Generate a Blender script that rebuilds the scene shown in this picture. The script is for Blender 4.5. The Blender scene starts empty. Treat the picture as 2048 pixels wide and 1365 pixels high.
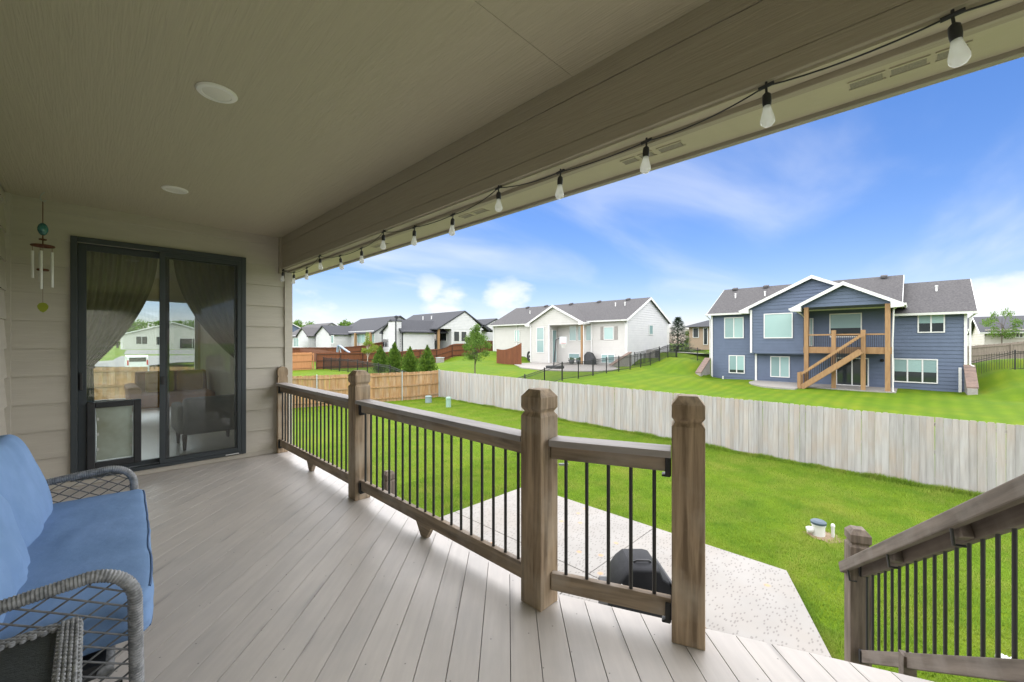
import bpy, bmesh, math, random
import numpy as np
from mathutils import Vector, Matrix, noise as mnoise
R = math.radians
SC = bpy.context.scene
COL = SC.collection
V = Vector
random.seed(7)

# ------------------------------------------------------------------ camera
F, PCX, PCY, TH = 825.0, 1024.0, 686.6, R(44.4)      # calibration in photo pixels (2048 wide)
EZ, DZ = 3.67, 2.2                                   # eye height, deck height above the lawn
CS, SN = math.cos(TH), math.sin(TH)
cam = bpy.data.cameras.new('camera')
cam.sensor_width = 36.0
cam.lens = F / 2048 * 36
cam.shift_y = (PCY - 682.5) / 2048
cam.clip_start, cam.clip_end = 0.05, 3000
camo = bpy.data.objects.new('camera', cam)
camo.location = (0, 0, EZ)
camo.rotation_euler = (R(90), 0, -R(90 - 44.4))
COL.objects.link(camo)
SC.camera = camo

# ------------------------------------------------------------------ world, sun, exposure
SUN_DIR = V((0.06, 0.16, 0.97)).normalized()        # towards the sun
EXPOSURE = 1.68
SKY_STRENGTH = 0.053
SUN_STRENGTH = 3.6
world = bpy.data.worlds.new('World')
SC.world = world
world.use_nodes = True
def build_world():
    nt = world.node_tree
    N, L = nt.nodes, nt.links
    N.clear()
    out = N.new('ShaderNodeOutputWorld')
    bg = N.new('ShaderNodeBackground')
    sky = N.new('ShaderNodeTexSky')
    sky.sky_type = 'NISHITA'
    sky.sun_disc = False
    sky.sun_elevation = math.asin(SUN_DIR.z)
    sky.sun_rotation = math.atan2(SUN_DIR.x, SUN_DIR.y)
    sky.altitude = 400
    sky.air_density = 1.0
    sky.dust_density = 0.6
    sky.ozone_density = 2.5
    tc = N.new('ShaderNodeTexCoord')
    def math_(op, a, b=None, c=None):
        n = N.new('ShaderNodeMath'); n.operation = op
        for i, v in enumerate((a, b, c)):
            if v is None: continue
            if isinstance(v, (int, float)): n.inputs[i].default_value = v
            else: L.new(v, n.inputs[i])
        return n.outputs[0]
    def mapr(v, a, b, c=0., d=1.):
        n = N.new('ShaderNodeMapRange'); n.interpolation_type = 'SMOOTHSTEP'
        L.new(v, n.inputs[0])
        for i, x in enumerate((a, b, c, d)): n.inputs[i + 1].default_value = x
        return n.outputs[0]
    sep = N.new('ShaderNodeSeparateXYZ'); L.new(tc.outputs['Generated'], sep.inputs[0])
    x, y, z = sep.outputs
    # high cirrus, laid out on a flat layer overhead
    zz = math_('ADD', math_('MAXIMUM', z, 0.0), 0.10)
    cmb = N.new('ShaderNodeCombineXYZ')
    L.new(math_('DIVIDE', x, zz), cmb.inputs[0]); L.new(math_('DIVIDE', y, zz), cmb.inputs[1])
    mp = N.new('ShaderNodeMapping'); L.new(cmb.outputs[0], mp.inputs[0])
    mp.inputs['Rotation'].default_value = (0, 0, R(20)); mp.inputs['Scale'].default_value = (0.55, 1.25, 1)
    mp.inputs['Location'].default_value = (2.3, 0.7, 0)
    n1 = N.new('ShaderNodeTexNoise'); L.new(mp.outputs[0], n1.inputs['Vector'])
    n1.inputs['Scale'].default_value = 0.75; n1.inputs['Detail'].default_value = 7; n1.inputs['Roughness'].default_value = 0.48
    n1.inputs['Distortion'].default_value = 0.6
    cir = math_('MULTIPLY', mapr(n1.outputs['Fac'], 0.42, 0.92), mapr(z, 0.03, 0.16))
    cir = math_('MULTIPLY', cir, 0.78)
    # low cumulus banks along the horizon
    mp2 = N.new('ShaderNodeMapping'); L.new(tc.outputs['Generated'], mp2.inputs[0])
    mp2.inputs['Scale'].default_value = (1, 1, 2.1)
    n2 = N.new('ShaderNodeTexNoise'); L.new(mp2.outputs[0], n2.inputs['Vector'])
    n2.inputs['Scale'].default_value = 9.0; n2.inputs['Detail'].default_value = 9; n2.inputs['Roughness'].default_value = 0.55
    bank = n2.outputs['Fac']
    for px, py, k, w in [(892, 594, .40, .0032), (1014, 594, .40, .0036), (848, 566, .22, .0012), (640, 645, .22, .005), (2030, 625, .32, .0045),
                         (1965, 640, .24, .004), (1450, 640, .12, .004), (1180, 650, .16, .006)]:
        a, b = (px - PCX) / F, (PCY - py) / F
        d = V((a * SN + CS, -a * CS + SN, b)).normalized()
        vm = N.new('ShaderNodeVectorMath'); vm.operation = 'DOT_PRODUCT'
        L.new(tc.outputs['Generated'], vm.inputs[0]); vm.inputs[1].default_value = d
        bank = math_('ADD', bank, math_('MULTIPLY', mapr(vm.outputs['Value'], 1 - w, 1.0), k))
    cum = mapr(bank, 0.64, 0.98)
    band = math_('MULTIPLY', mapr(z, -0.02, 0.03), mapr(z, 0.20, 0.10))
    cum = math_('MULTIPLY', math_('MULTIPLY', cum, band), 0.95)
    cl = math_('MAXIMUM', cir, cum)
    hs = N.new('ShaderNodeHueSaturation'); L.new(sky.outputs[0], hs.inputs['Color'])
    hs.inputs['Saturation'].default_value = 1.28
    tint = N.new('ShaderNodeMix'); tint.data_type = 'RGBA'; tint.blend_type = 'MULTIPLY'; tint.inputs['Factor'].default_value = 1
    L.new(hs.outputs[0], tint.inputs['A']); tint.inputs['B'].default_value = (1.16, .98, 1.10, 1)
    mix = N.new('ShaderNodeMix'); mix.data_type = 'RGBA'
    L.new(cl, mix.inputs['Factor']); L.new(tint.outputs['Result'], mix.inputs['A'])
    mix.inputs['B'].default_value = (6.4, 6.6, 6.9, 1)
    L.new(mix.outputs['Result'], bg.inputs['Color'])
    bg.inputs['Strength'].default_value = SKY_STRENGTH
    L.new(bg.outputs[0], out.inputs[0])
build_world()
sun = bpy.data.lights.new('sun', 'SUN')
sun.energy = SUN_STRENGTH; sun.angle = R(175); sun.color = (1, .96, .89)
suno = bpy.data.objects.new('sun', sun)
suno.rotation_euler = SUN_DIR.to_track_quat('Z', 'Y').to_euler()
COL.objects.link(suno)
SC.view_settings.view_transform = 'Standard'
SC.view_settings.look = 'None'
SC.view_settings.gamma = 1
SC.view_settings.use_curve_mapping = False
SC.view_settings.exposure = EXPOSURE
SC.cycles.use_denoising = True
SC.cycles.max_bounces = 8
SC.cycles.diffuse_bounces = 5
SC.cycles.transparent_max_bounces = 16

# ------------------------------------------------------------------ pixel -> world (measuring aid)
def ray(px, py):
    a = (px - PCX) / F
    return V((a * SN + CS, -a * CS + SN, (PCY - py) / F))
def onX(px, py, X): r = ray(px, py); r = r * (X / r.x); return V((r.x, r.y, EZ + r.z))
def onY(px, py, Y): r = ray(px, py); r = r * (Y / r.y); return V((r.x, r.y, EZ + r.z))
def onZ(px, py, Z): r = ray(px, py); r = r * ((Z - EZ) / r.z); return V((r.x, r.y, EZ + r.z))
def atD(px, py, D): r = ray(px, py) * D; return V((r.x, r.y, EZ + r.z))

# ------------------------------------------------------------------ mesh builder
class B:
    def __init__(s): s.v = []; s.f = []
    def poly(s, pts):
        n = len(s.v); s.v += [tuple(p) for p in pts]; s.f.append(tuple(range(n, n + len(pts)))); return s
    def prism(s, pts, off):
        n = len(s.v); k = len(pts); off = V(off)
        s.v += [tuple(p) for p in pts] + [tuple(V(p) + off) for p in pts]
        s.f.append(tuple(range(n + k - 1, n - 1, -1))); s.f.append(tuple(range(n + k, n + 2 * k)))
        for i in range(k):
            j = (i + 1) % k; s.f.append((n + i, n + j, n + k + j, n + k + i))
        return s
    def box(s, x0, x1, y0, y1, z0, z1):
        return s.prism([(x0, y0, z0), (x1, y0, z0), (x1, y1, z0), (x0, y1, z0)], (0, 0, z1 - z0))
    def beam(s, p0, p1, w, h, up=(0, 0, 1)):
        p0, p1 = V(p0), V(p1); d = (p1 - p0).normalized(); sd = d.cross(V(up)).normalized(); u = sd.cross(d)
        q = [p0 + sd * a * w / 2 + u * b * h / 2 for a, b in ((-1, -1), (1, -1), (1, 1), (-1, 1))]
        return s.prism(q, p1 - p0)
    def tube(s, pts, r, n=8, caps=True, closed=False):
        pts = [V(p) for p in pts]; m = len(pts); base = len(s.v)
        rs = r if isinstance(r, (list, tuple)) else [r] * m
        up = V((0, 0, 1)); prev = None
        for i, p in enumerate(pts):
            if closed: d = pts[(i + 1) % m] - pts[i - 1]
            else: d = pts[min(i + 1, m - 1)] - pts[max(i - 1, 0)]
            d.normalize()
            if prev is None:
                a = d.orthogonal().normalized()
            else:
                a = (prev - d * prev.dot(d)).normalized()
            prev = a; b = d.cross(a)
            for k in range(n):
                t = 2 * math.pi * k / n
                s.v.append(tuple(p + (a * math.cos(t) + b * math.sin(t)) * rs[i]))
        for i in range(m if closed else m - 1):
            j = (i + 1) % m
            for k in range(n):
                l = (k + 1) % n
                s.f.append((base + i * n + k, base + i * n + l, base + j * n + l, base + j * n + k))
        if caps and not closed:
            s.f.append(tuple(base + k for k in range(n - 1, -1, -1)))
            s.f.append(tuple(base + (m - 1) * n + k for k in range(n)))
        return s
    def lathe(s, cx, cy, prof, n=16):
        base = len(s.v); m = len(prof)
        for r, z in prof:
            for k in range(n):
                t = 2 * math.pi * k / n; s.v.append((cx + r * math.cos(t), cy + r * math.sin(t), z))
        for i in range(m - 1):
            for k in range(n):
                l = (k + 1) % n
                s.f.append((base + i * n + k, base + i * n + l, base + (i + 1) * n + l, base + (i + 1) * n + k))
        s.f.append(tuple(base + k for k in range(n - 1, -1, -1)))
        s.f.append(tuple(base + (m - 1) * n + k for k in range(n)))
        return s
    def sq(s, cx, cy, prof, rot=0):
        base = len(s.v); m = len(prof); c, q = math.cos(rot), math.sin(rot)
        for h, z in prof:
            for a, b in ((-1, -1), (1, -1), (1, 1), (-1, 1)):
                x, y = a * h, b * h; s.v.append((cx + x * c - y * q, cy + x * q + y * c, z))
        for i in range(m - 1):
            for k in range(4):
                l = (k + 1) % 4
                s.f.append((base + i * 4 + k, base + i * 4 + l, base + (i + 1) * 4 + l, base + (i + 1) * 4 + k))
        s.f.append((base + 3, base + 2, base + 1, base)); s.f.append(tuple(base + (m - 1) * 4 + k for k in range(4)))
        return s
    def mesh(s, name, fix=True):
        me = bpy.data.meshes.new(name); me.from_pydata(s.v, [], s.f); me.validate()
        if fix and len(s.f) < 60000:
            bm = bmesh.new(); bm.from_mesh(me); bmesh.ops.recalc_face_normals(bm, faces=bm.faces); bm.to_mesh(me); bm.free()
        return me

def link(o, parent=None):
    COL.objects.link(o)
    if parent is not None:
        o.parent = parent
        if parent.parent is None and parent.type == 'EMPTY':
            o.matrix_parent_inverse = Matrix.LocRotScale(parent.location, parent.rotation_euler, None).inverted()
    return o
def obj(name, b, mat, parent=None, smooth=None, bevel=None, fix=True):
    me = b.mesh(name, fix) if isinstance(b, B) else b
    if mat is not None and not me.materials: me.materials.append(mat)
    if smooth is not None:
        me.shade_smooth(); me.set_sharp_from_angle(angle=R(smooth))
    o = bpy.data.objects.new(name, me); link(o, parent)
    if bevel:
        m = o.modifiers.new('bevel', 'BEVEL'); m.width = bevel; m.segments = 2; m.limit_method = 'ANGLE'; m.angle_limit = R(40)
    return o
def beam_obj(name, p0, p1, w, h, mat, parent, bevel=None):
    p0, p1 = V(p0), V(p1); d = (p1 - p0); L_ = d.length; d.normalize(); sd = d.cross(V((0, 0, 1))).normalized(); u = sd.cross(d)
    o = obj(name, B().box(-w / 2, w / 2, 0, L_, -h / 2, h / 2), mat, parent, bevel=bevel)
    o.matrix_basis = Matrix.Translation(p0) @ Matrix((sd, d, u)).transposed().to_4x4(); return o
def tag(o, label, cat=None, group=None, kind=None):
    if label: o['label'] = label
    if cat: o['category'] = cat
    if group: o['group'] = group
    if kind: o['kind'] = kind
    return o
def thing(name, label, cat, loc=(0, 0, 0), group=None, kind=None):
    o = bpy.data.objects.new(name, None); o.location = loc; o.empty_display_size = .2
    COL.objects.link(o); return tag(o, label, cat, group, kind)

# ------------------------------------------------------------------ materials
MATS = {}
OUT = {'patio_concrete', 'lawn_turf', 'grass_blade', 'grey_fence_board', 'cedar_fence_board', 'brown_stained_fence', 'pale_orange_fence', 'blue_siding', 'off_white_siding', 'cool_white_siding', 'cream_siding', 'tan_brick', 'grey_shingle', 'dark_shingle', 'cedar_post', 'white_trim', 'shaded_pane', 'light_pane', 'green_leaf', 'arborvitae_leaf', 'yellow_green_leaf', 'white_pvc', 'green_utility_plastic', 'grey_green_utility_plastic', 'grey_retaining_block', 'brown_cap_block', 'bare_dirt'}
def mk(name, c1, c2=None, rough=.7, scale=5., stretch=(1, 1, 1), detail=6., lo=.35, hi=.65, rand=0., bump=0., bscale=None,
       bstretch=None, bdist=.01, metal=0., spec=.4, c3=None, c3scale=.6, c3amt=.5, trans=0., nrough=.55, distort=0., world=False):
    if name in OUT:
        c1, c2, c3 = [None if c is None else tuple(x * .84 for x in c) for c in (c1, c2, c3)]
    m = bpy.data.materials.new(name); m.use_nodes = True
    nt = m.node_tree; N, L = nt.nodes, nt.links
    p = N['Principled BSDF']
    p.inputs['Roughness'].default_value = rough; p.inputs['Metallic'].default_value = metal
    p.inputs['Specular IOR Level'].default_value = spec
    if c2 is None: c2 = tuple(x * .88 for x in c1)
    tc = N.new('ShaderNodeTexCoord'); oi = N.new('ShaderNodeObjectInfo')
    src = tc.outputs['Object']
    off = N.new('ShaderNodeVectorMath'); off.operation = 'MULTIPLY_ADD'
    cmb = N.new('ShaderNodeCombineXYZ')
    for i in range(3): L.new(oi.outputs['Random'], cmb.inputs[i])
    L.new(cmb.outputs[0], off.inputs[0]); off.inputs[1].default_value = (37, 53, 71) if rand else (0, 0, 0); L.new(src, off.inputs[2])
    vec = off.outputs[0]
    def nz(sc, st, det=detail, dist=0.):
        mp = N.new('ShaderNodeMapping'); mp.inputs['Scale'].default_value = st; L.new(vec, mp.inputs[0])
        n = N.new('ShaderNodeTexNoise'); n.inputs['Scale'].default_value = sc; n.inputs['Detail'].default_value = det
        n.inputs['Roughness'].default_value = nrough; n.inputs['Distortion'].default_value = dist
        L.new(mp.outputs[0], n.inputs['Vector']); return n.outputs['Fac']
    def ramp(f, a, b):
        r = N.new('ShaderNodeMapRange'); r.inputs[1].default_value = a; r.inputs[2].default_value = b; L.new(f, r.inputs[0]); return r.outputs[0]
    def mixc(f, a, b):
        x = N.new('ShaderNodeMix'); x.data_type = 'RGBA'
        if isinstance(f, float): x.inputs['Factor'].default_value = f
        else: L.new(f, x.inputs['Factor'])
        for s_, k in ((a, 'A'), (b, 'B')):
            if isinstance(s_, tuple): x.inputs[k].default_value = (*s_, 1)
            else: L.new(s_, x.inputs[k])
        return x.outputs['Result']
    col = mixc(ramp(nz(scale, stretch, dist=distort), lo, hi), c1, c2)
    if c3 is not None:
        f = N.new('ShaderNodeMath'); f.operation = 'MULTIPLY'; L.new(ramp(nz(c3scale, (1, 1, 1), 4.), .45, .7), f.inputs[0]); f.inputs[1].default_value = c3amt
        col = mixc(f.outputs[0], col, c3)
    if rand:
        mr = N.new('ShaderNodeMapRange'); L.new(oi.outputs['Random'], mr.inputs[0]); mr.inputs[3].default_value = 1 - rand; mr.inputs[4].default_value = 1 + rand
        mu = N.new('ShaderNodeVectorMath'); mu.operation = 'SCALE'; L.new(col, mu.inputs[0]); L.new(mr.outputs[0], mu.inputs['Scale']); col = mu.outputs[0]
    L.new(col, p.inputs['Base Color'])
    if bump:
        bn = N.new('ShaderNodeBump'); bn.inputs['Strength'].default_value = bump; bn.inputs['Distance'].default_value = bdist
        L.new(nz(bscale or scale * 3, bstretch or stretch, dist=distort), bn.inputs['Height']); L.new(bn.outputs[0], p.inputs['Normal'])
    if trans:
        tr = N.new('ShaderNodeBsdfTranslucent'); L.new(col, tr.inputs[0])
        ms = N.new('ShaderNodeMixShader'); ms.inputs[0].default_value = trans
        L.new(p.outputs[0], ms.inputs[1]); L.new(tr.outputs[0], ms.inputs[2]); L.new(ms.outputs[0], N['Material Output'].inputs[0])
    MATS[name] = m; return m

TAUPE = (.50, .465, .395)
m_siding = mk('painted_siding', TAUPE, (.47, .435, .37), rough=.6, scale=3, stretch=(1, 1, 6), bump=.25, bscale=14, bstretch=(.4, .4, 6), bdist=.008, rand=.02)
m_ceiling = mk('ceiling_panel_paint', (.475, .432, .318), (.452, .41, .30), rough=.65, scale=9, stretch=(4.5, .22, 1), distort=1.5, bump=.42, bscale=11, bstretch=(4.5, .22, 1), bdist=.016, nrough=.5)
m_beam = mk('beam_paint', (.39, .35, .27), (.36, .32, .245), rough=.6, scale=9, stretch=(4, .25, 5), bump=.4, bscale=14, bstretch=(5, .25, 6), bdist=.012, distort=1.2)
m_soffit = mk('soffit_paint', (.50, .46, .34), (.47, .43, .32), rough=.6, scale=3, bump=.35, bscale=14, bstretch=(5, .3, 1), bdist=.010, distort=1.2)
m_vent = mk('vent_mesh_grey', (.30, .27, .22), (.22, .2, .17), scale=180, detail=1)
m_fascia = mk('fascia_paint', (.36, .33, .27), rough=.5)
m_deck = mk('deck_composite', (.50, .464, .42), (.45, .416, .378), rough=.44, scale=26, stretch=(.12, 1, 1), detail=8, bump=.3, bscale=70, bstretch=(.05, 1, 1), bdist=.0015, rand=.035,
            c3=(.35, .335, .315), c3scale=2.2, c3amt=.45, spec=.5)
m_wood = mk('weathered_post_wood', (.43, .32, .21), (.15, .105, .064), rough=.78, scale=26, stretch=(1, 1, .07), detail=10, lo=.32, hi=.66, bump=.8, bscale=45, bstretch=(1, 1, .07), bdist=.003, rand=.08,
            c3=(.43, .375, .295), c3scale=3.2, c3amt=.6, distort=.4)
m_railw = mk('weathered_rail_wood', (.38, .295, .205), (.15, .115, .08), rough=.75, scale=24, stretch=(1, .07, 1), detail=9, lo=.3, hi=.68, bump=.5, bscale=50, bstretch=(1, .07, 1), bdist=.002, rand=.08,
              c3=(.42, .38, .34), c3scale=4, c3amt=.5, distort=.4)
m_cap = mk('grey_rail_cap', (.36, .33, .31), (.24, .22, .205), rough=.6, scale=12, stretch=(1, .15, 1), detail=8, bump=.4, bscale=50, bstretch=(1, .08, 1), bdist=.002, rand=.05)
m_railx = mk('dark_weathered_rail', (.20, .165, .135), (.095, .078, .062), rough=.8, scale=24, stretch=(1, .07, 1), detail=9, lo=.3, hi=.68, bump=.6, bscale=50, bstretch=(1, .07, 1), bdist=.002, rand=.08, c3=(.24, .215, .19), c3scale=4, c3amt=.5)
m_woodx = mk('dark_weathered_post', (.20, .16, .125), (.085, .066, .05), rough=.8, scale=26, stretch=(1, 1, .07), detail=9, lo=.32, hi=.66, bump=.8, bscale=45, bstretch=(1, 1, .07), bdist=.003)
m_black = mk('black_metal', (.018, .019, .02), (.024, .024, .025), rough=.42, spec=.5)
m_blackp = mk('black_plastic', (.022, .024, .026), (.035, .036, .038), rough=.5, bump=.2, bscale=60)
m_frame = mk('charcoal_door_frame', (.040, .049, .054), (.046, .055, .06), rough=.45)
m_white = mk('white_trim', (.78, .78, .76), (.72, .72, .70), rough=.5)
m_lens = mk('light_lens', (.80, .78, .70), rough=.3)
m_lamp = mk('lamp_ring_white', (.86, .85, .80), rough=.4)
m_blue = mk('blue_cushion_cloth', (.185, .30, .50), (.16, .265, .45), rough=.92, scale=3.5, bump=.35, bscale=30, bdist=.006, spec=.15, c3=(.23, .35, .59), c3scale=6, c3amt=.4)
m_pipe = mk('cushion_piping', (.085, .15, .28), rough=.9)
m_wick = mk('grey_wicker', (.27, .278, .283), (.15, .157, .163), rough=.45, scale=45, detail=2, lo=.4, hi=.62, bump=.3, bscale=90, bdist=.003)
m_wickd = mk('wicker_strand', (.16, .165, .168), (.10, .105, .11), rough=.5, scale=30)
m_tabtop = mk('black_table_top', (.020, .024, .022), (.035, .04, .037), rough=.55, scale=60, stretch=(1, 3, 1), bump=.4, bscale=90)
m_conc = None
m_dirt = mk('bare_dirt', (.22, .16, .10), (.30, .22, .14), rough=.95, scale=20)
m_picket_grey = mk('grey_fence_board', (.47, .455, .445), (.36, .345, .33), rough=.88, scale=9, stretch=(2, 2, .12), detail=9, rand=.11, bump=.4, bscale=40, bstretch=(1, 1, .08), c3=(.46, .36, .27), c3scale=.8, c3amt=.55)
m_picket_cedar = mk('cedar_fence_board', (.44, .27, .125), (.30, .165, .07), rough=.85, scale=9, stretch=(2, 2, .15), detail=8, rand=.16, bump=.3, bscale=40, bstretch=(1, 1, .08), c3=(.46, .36, .25), c3scale=.9, c3amt=.6)
m_greybrown = mk('grey_brown_fence', (.27, .225, .185), (.20, .165, .135), rough=.88, scale=6, stretch=(3, 3, .2))
m_galv = mk('galvanised_steel', (.45, .50, .50), (.40, .45, .45), rough=.45, metal=.4)
m_stain = mk('brown_stained_fence', (.20, .068, .026), (.14, .046, .018), rough=.8, scale=6, stretch=(3, 3, .2), rand=.1)
m_staind = mk('dark_brown_fence_post', (.075, .03, .015), rough=.8)
m_peach = mk('pale_orange_fence', (.52, .25, .11), (.44, .20, .085), rough=.8, scale=6, stretch=(3, 3, .2), rand=.1)
m_iron = mk('black_iron', (.012, .012, .013), rough=.5)
m_bluewall = mk('blue_siding', (.112, .146, .218), (.103, .134, .20), rough=.65, scale=2)
m_whitewall = mk('off_white_siding', (.60, .585, .55), (.57, .555, .52), rough=.65, scale=2)
m_whitewall2 = mk('cool_white_siding', (.60, .60, .60), (.56, .56, .57), rough=.65, scale=2)
m_creamwall = mk('cream_siding', (.56, .52, .46), (.52, .48, .42), rough=.7, scale=2)
m_tanbrick = mk('tan_brick', (.46, .35, .26), (.38, .28, .20), rough=.85, scale=14, detail=3)
m_shingle = mk('grey_shingle', (.100, .096, .096), (.062, .060, .062), rough=.9, scale=9, detail=9, lo=.38, hi=.62, bump=.5, bscale=14, bdist=.02)
m_shingled = mk('dark_shingle', (.055, .058, .066), (.038, .04, .046), rough=.9, scale=9, detail=9, bump=.4, bscale=14, bdist=.02)
m_cedarpost = mk('cedar_post', (.36, .215, .10), (.29, .165, .075), rough=.7, scale=10, stretch=(1, 1, .2), rand=.08)
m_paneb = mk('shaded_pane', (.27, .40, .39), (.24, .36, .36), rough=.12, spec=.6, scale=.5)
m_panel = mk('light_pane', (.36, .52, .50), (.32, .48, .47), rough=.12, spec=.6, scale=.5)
m_paned = mk('dark_pane', (.022, .030, .034), (.03, .038, .042), rough=.06, spec=.8, scale=.5)
m_stone = mk('grey_retaining_block', (.36, .34, .31), (.29, .27, .25), rough=.9, scale=6, bump=.3, bscale=20)
m_stonecap = mk('brown_cap_block', (.24, .17, .135), (.17, .125, .105), rough=.9, scale=6)
m_bark = mk('bark', (.12, .095, .07), (.07, .055, .042), rough=.9, scale=20, stretch=(1, 1, .2), bump=.5)
m_palebark = mk('pale_bark', (.38, .34, .28), (.28, .24, .2), rough=.9, scale=20)
m_leaf = mk('green_leaf', (.16, .28, .035), (.085, .17, .02), rough=.6, scale=2.5, trans=.35)
m_leafy = mk('yellow_green_leaf', (.26, .33, .03), (.18, .26, .025), rough=.6, scale=2.5, trans=.35)
m_arbor = mk('arborvitae_leaf', (.13, .23, .02), (.06, .125, .012), rough=.7, scale=3.5, trans=.25, detail=3, lo=.4, hi=.6)
m_spruce = mk('spruce_needle', (.13, .19, .12), (.075, .115, .075), rough=.7, scale=3, trans=.2)
m_greenbox = mk('green_utility_plastic', (.30, .46, .37), rough=.5)
m_greybox = mk('grey_green_utility_plastic', (.23, .31, .31), rough=.5)
m_pvc = mk('white_pvc', (.74, .74, .70), rough=.45)
m_bluelid = mk('blue_grey_lid', (.06, .09, .115), rough=.5)
m_floor = mk('pale_interior_floor', (.66, .63, .58), (.60, .57, .53), rough=.3, scale=2)
m_intwall = mk('interior_wall_paint', (.68, .62, .48), rough=.8)
m_curtain = mk('dark_olive_curtain', (.30, .29, .19), (.23, .225, .145), rough=.9, scale=4, trans=.5)
m_sofa = mk('brown_sofa_cloth', (.58, .27, .10), (.46, .21, .08), rough=.8, scale=5)
m_pillow = mk('tan_pillow_cloth', (.80, .52, .16), (.70, .44, .13), rough=.9)
m_chair = mk('grey_armchair_cloth', (.30, .29, .255), (.25, .24, .21), rough=.9, scale=6)
m_darkwood = mk('dark_leg_wood', (.05, .03, .02), rough=.5)
m_teal = mk('teal_glass', (.02, .085, .10), (.06, .26, .26), rough=.08, spec=.8, scale=20)
m_copper = mk('rusty_copper', (.16, .055, .028), (.08, .03, .02), rough=.6, scale=40)
m_silver = mk('silver_tube', (.82, .82, .80), rough=.3, metal=.15)
m_yleaf = mk('green_pendant', (.28, .32, .02), rough=.4)
m_flap = mk('frosted_flap', (.56, .64, .57), (.34, .36, .27), rough=.35, scale=2.3, lo=.42, hi=.72, trans=.3)
m_asphalt = mk('street_asphalt', (.20, .195, .185), (.17, .165, .16), rough=.9, scale=3)
m_vanw = mk('van_white', (.75, .76, .78), rough=.25)
m_red = mk('tail_lamp_red', (.5, .02, .02), rough=.3)
m_slide = mk('blue_grey_slide', (.27, .34, .43), (.22, .28, .36), rough=.5)
m_flower = mk('planter_bowl', (.10, .11, .11), rough=.6)
m_under = mk('deck_joist_wood', (.20, .15, .10), (.14, .10, .07), rough=.85, scale=8)

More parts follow.
